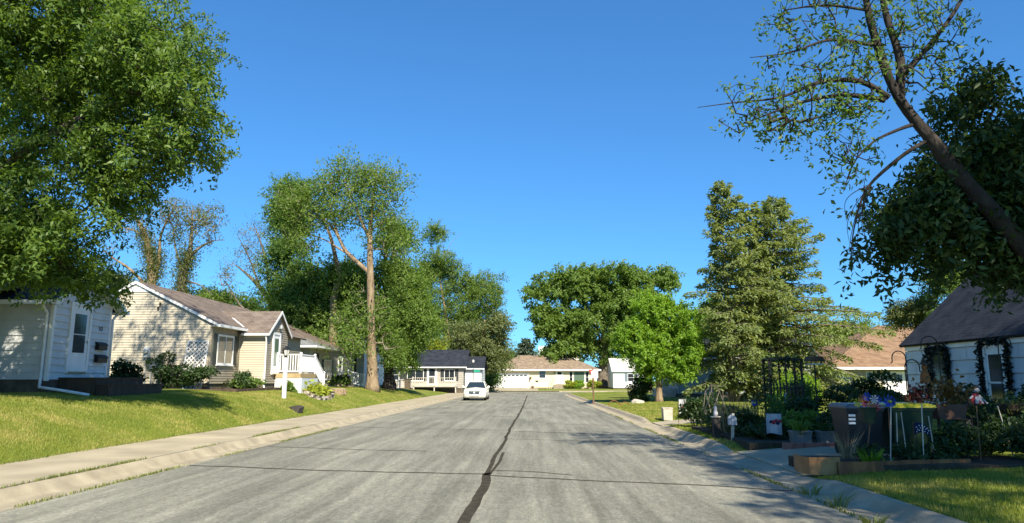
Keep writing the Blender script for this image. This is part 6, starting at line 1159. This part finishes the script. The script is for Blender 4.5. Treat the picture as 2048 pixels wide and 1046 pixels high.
    g0 = grounded(92, [(965, 775, .3), (965, 700, .24), (970, 640, .1)]); tree('corner_tree', 'pale green tree at the corner behind the green street sign', [g0], LB(92, [(975, 690, 34, 45), (1000, 650, 16, 28), (950, 700, 40, 40), (930, 690, 40, 45), (985, 720, 25, 25)], 3), 700, 34, .55, .4, 'bark_tan', 'leaf_olive', -.5, 'trees along the pavement')
    for px, py, rw, rh, Yd, lf, lab in ((845, 690, 55, 40, 104, 'leaf_gold', 'yellow-green tree behind the dark roof'), (730, 690, 50, 50, 82, 'leaf_deep', 'dark green tree between the pale blue and dark-roofed houses'), (965, 750, 22, 22, 100, 'leaf_deep', 'dark shrubby tree beside the yellow garage'), (520, 640, 60, 28, 85, 'leaf_mid', 'far green tree above the brown entry roof'), (800, 640, 70, 55, 96, 'leaf_deep', 'large dark tree behind the pale trunked trees')):
        g0 = grounded(Yd, [(px, 770, .25), (px, py+rh*.6, .18), (px, py, .06)]); tree('background_tree', lab, [g0], LB(Yd, [(px, py, rw, rh), (px-rw*.5, py+rh*.4, rw*.6, rh*.7), (px+rw*.5, py+rh*.3, rw*.6, rh*.7)], 3), 330, 30, .5, .4, 'bark_dark', lf, -.6, 'trees behind the left houses', shell=.2)
left_trees()
def right_trees():
    Y = 122.0; p = at(1205, 777, Y); p[2] = .25; g0 = [(p, .80)]+G(Y, [(1206, 745, .74), (1208, 715, .70), (1208, 690, .46), (1205, 640, .24), (1200, 580, .1), (1200, 545, .04)]); lm = [G(Y, [(1208, 712, .34), (1188, 680, .27), (1160, 640, .18), (1125, 600, .1), (1090, 580, .04)]), G(Y, [(1208, 708, .34), (1226, 670, .26), (1255, 620, .16), (1285, 580, .06)]), G(Y, [(1206, 690, .2), (1180, 630, .14), (1160, 580, .06)]), G(Y, [(1188, 680, .12), (1140, 665, .08), (1105, 655, .03)])]
    tree('maple_tree', 'huge maple with thick grey trunk right of the yellow house', [g0]+lm, LB(Y, [(1200, 553, 75, 32), (1120, 575, 52, 36), (1280, 565, 52, 36), (1165, 600, 60, 45), (1075, 580, 24, 20), (1235, 605, 65, 50), (1140, 640, 45, 38), (1200, 650, 50, 45), (1100, 655, 30, 26), (1260, 650, 50, 50), (1150, 690, 45, 32), (1085, 620, 24, 18), (1230, 700, 35, 28), (1325, 560, 20, 26), (1120, 705, 22, 20)], 4.2), 1700, 44, .55, .55, 'bark_grey', 'leaf_mid', -.8, 'trees on the right', asp=.6, r0=.02, rmax=.25)
    p = onground(1318, 804); Y = float(p[1]); g0 = [(p, .20)]+G(Y, [(1318, 770, .17), (1317, 730, .14), (1314, 660, .08), (1312, 600, .03)]); lm = [G(Y, [(1317, 740, .08), (1285, 690, .05), (1265, 660, .02)]), G(Y, [(1317, 735, .08), (1350, 680, .05), (1370, 640, .02)])]
    tree('lime_tree', 'round bright lime-green tree on the right lawn', [g0]+lm, LB(Y, [(1310, 625, 55, 48), (1300, 680, 62, 48), (1350, 660, 48, 60), (1265, 680, 34, 42), (1310, 730, 62, 28), (1370, 700, 34, 45), (1345, 745, 34, 16)], 1.5), 1300, 44, .2, .18, 'bark_tan', 'leaf_lime', -1.2, 'trees on the right', asp=.6, r0=.009, rmax=.06)
    for px, py, rw, rh, Yd, lf, lab, by in ((1390, 690, 42, 62, 60, 'leaf_deep', 'dark tree squeezed between lime tree and spruce', 790), (1425, 630, 32, 30, 66, 'leaf_lime', 'yellow-green tree top left of the spruces', 780), (1690, 668, 62, 34, 72, 'leaf_mid', 'leafy tree between the spruces and the tan roof', 760), (1760, 700, 60, 24, 90, 'leaf_mid', 'low tree line behind the tan roof', 760), (1910, 545, 62, 52, 44, 'leaf_mid', 'green tree behind the dark roof, right of the tan roof', 760), (1835, 618, 42, 30, 46, 'leaf_olive', 'pale green tree above the tan roof ridge', 760), (1930, 620, 60, 40, 42, 'leaf_deep', 'dark green tree directly behind the dark roof', 760), (1300, 700, 30, 40, 120, 'leaf_deep', 'dark tree behind the small white house', 770)):
        g0 = grounded(Yd, [(px, by, .22), (px, py+rh*.6, .15), (px, py, .05)]); k = Yd/60; tree('background_tree', lab, [g0], LB(Yd, [(px, py, rw, rh), (px-rw*.5, py+rh*.4, rw*.6, rh*.7), (px+rw*.5, py+rh*.3, rw*.6, rh*.7)], 2*k), 330, 32, .36*k, .28*k, 'bark_dark', lf, -.6, 'trees behind the right houses', shell=.2)
    b = at(1468, 800, 45); b[2] = gz(b[0], b[1]); conifer('spruce_tree', 'taller left one of two old spruces on the right', b, 14.0, 3.8, 155, 'needle', 'bark_grey', 'old spruces', lambda a, u: (.72 if math.cos(a) < 0 else 1.0)*(.85+.3*math.sin(a*2+u*17)), (-.25, 0), .06, .25, 1.25, .05)
    b = at(1560, 800, 47); b[2] = gz(b[0], b[1]); conifer('spruce_tree', 'broader right one of two old spruces on the right', b, 13.4, 5.3, 175, 'needle', 'bark_grey', 'old spruces', lambda a, u: (.8 if math.cos(a) < 0 else 1.0)*(1.3 if .3 < u < .5 and math.cos(a) > .3 else .95+.25*math.sin(a*3+u*15)), (.35, 0), .06, .25, 1.2, .06)
    b = at(1516, 800, 46.5); b[2] = gz(b[0], b[1]); conifer('spruce_tree', 'slim middle spruce stem between the two old spruces', b, 13.0, 2.7, 70, 'needle', 'bark_grey', 'old spruces', None, (.1, 0), .3, .32, .9, .10)
    b = at(1052, 720, 190); b[2] = .3; conifer('blue_spruce', 'distant blue-grey spruce above the yellow house roof', b, 12.2, 4.4, 70, 'needle_blue', 'bark_dark', None, None, (0, 0), .1, .9, .5)
    for px, py, rw, rh, lab in ((1020, 716, 24, 10, 'distant dark tree left of the blue spruce'), (1104, 706, 18, 14, 'distant tree right of the white building'), (1080, 722, 20, 10, 'low distant tree just right of the blue spruce'), (985, 722, 25, 16, 'distant tree above the yellow garage')):
        g0 = [(np.array([at(px, 760, 200)[0], 200, .3]), .3)]+G(200, [(px, py+rh, .2), (px, py, .08)]); tree('distant_tree', lab, [g0], LB(200, [(px, py, rw, rh), (px+rw*.4, py+rh*.4, rw*.6, rh*.8)], 3), 150, 22, .8, .8, 'bark_dark', 'leaf_deep', -.4, 'distant trees', shell=.2)
right_trees()

# ================================================================== grass blades on the near lawns, weeds in the joints
def blades(name, pts, h, w, mat, kind='stuff', lean=.5):
    n = len(pts); a = RNG.uniform(0, 6.28, n); d = np.stack([np.cos(a), np.sin(a), np.zeros(n)], 1); q = np.stack([-np.sin(a), np.cos(a), np.zeros(n)], 1); H = h*RNG.uniform(.5, 1.2, (n, 1)); wv = w*RNG.uniform(.7, 1.3, (n, 1)) if not hasattr(w, '__len__') else w[:, None]
    t = pts+d*H*lean*RNG.uniform(.2, 1.2, (n, 1))+np.array([0, 0, 1])*H; V = np.stack([pts-q*wv/2, pts+q*wv/2, t], 1).reshape(-1, 3)
    return tag(npmesh(name, V, np.arange(3*n).reshape(-1, 3), mat), kind=kind)
def lawn_pts(x0, x1, y0, y1, den, fn):
    n = int((x1-x0)*(y1-y0)*den); X = RNG.uniform(x0, x1, n); Y = RNG.uniform(y0, y1, n); return np.stack([X, Y, fn(X, Y)-.005], 1)
A = [lawn_pts(-13.8, LX, 9, 16, 1900, hL), lawn_pts(-14, LX, 16, 26, 1000, hL), lawn_pts(-13.5, LX, 26, 36, 520, hL), lawn_pts(-13, LX, 36, 60, 160, hL)]; P = np.concatenate(A); o = blades('grass', P, .055, np.maximum(.012, P[:, 1]*.0009), 'grass_blade'); tag(o, 'short mown grass on the left lawn bank', 'grass')
A = [lawn_pts(RX+.02, 9.5, 5.5, 11.65, 1500, hR), lawn_pts(RX+.02, 5.6, 16.3, 24.3, 700, hR), lawn_pts(RX+.02, 9, 26.9, 46, 260, hR)]; P = np.concatenate(A); o = blades('grass', P, .06, np.maximum(.012, P[:, 1]*.0009), 'grass_blade'); tag(o, 'short mown grass on the right lawn', 'grass')
def joint(x, y0, y1, n, z, sx, h, clump=.6):
    Y = RNG.uniform(y0, y1, n); Y = Y[np.sin(Y*1.7)+np.sin(Y*.63+1)+RNG.normal(size=n)*.5 > clump-1]; return np.stack([x+RNG.normal(size=len(Y))*sx, Y, np.full(len(Y), z)], 1)
P = np.concatenate([joint(AL-.69, 9, 22, 3000, .135, .016, .05, 1.2), joint(AL, 9, 24, 2200, .0, .02, .04, .9), joint(AR, 8, 34, 2600, .0, .02, .05, 1.2), joint(LX, 9, 40, 5200, .14, .04, .06, .3)]); o = blades('joint_weeds', P, .055, .014, 'weed', lean=.9); tag(o, 'weeds and grass growing along the concrete joints', 'weeds')
for i, (x, y, h) in enumerate(((3.80, 9.3, .2), (3.86, 10.3, .16), (3.72, 8.2, .14))): spears('weed', ['largest weed tuft in the right gutter', 'smaller weed tuft in the right gutter', 'nearest weed tuft in the right gutter'][i], (x, y, 0), 34, h, .22, 'weed', w=.014, lean=.8)
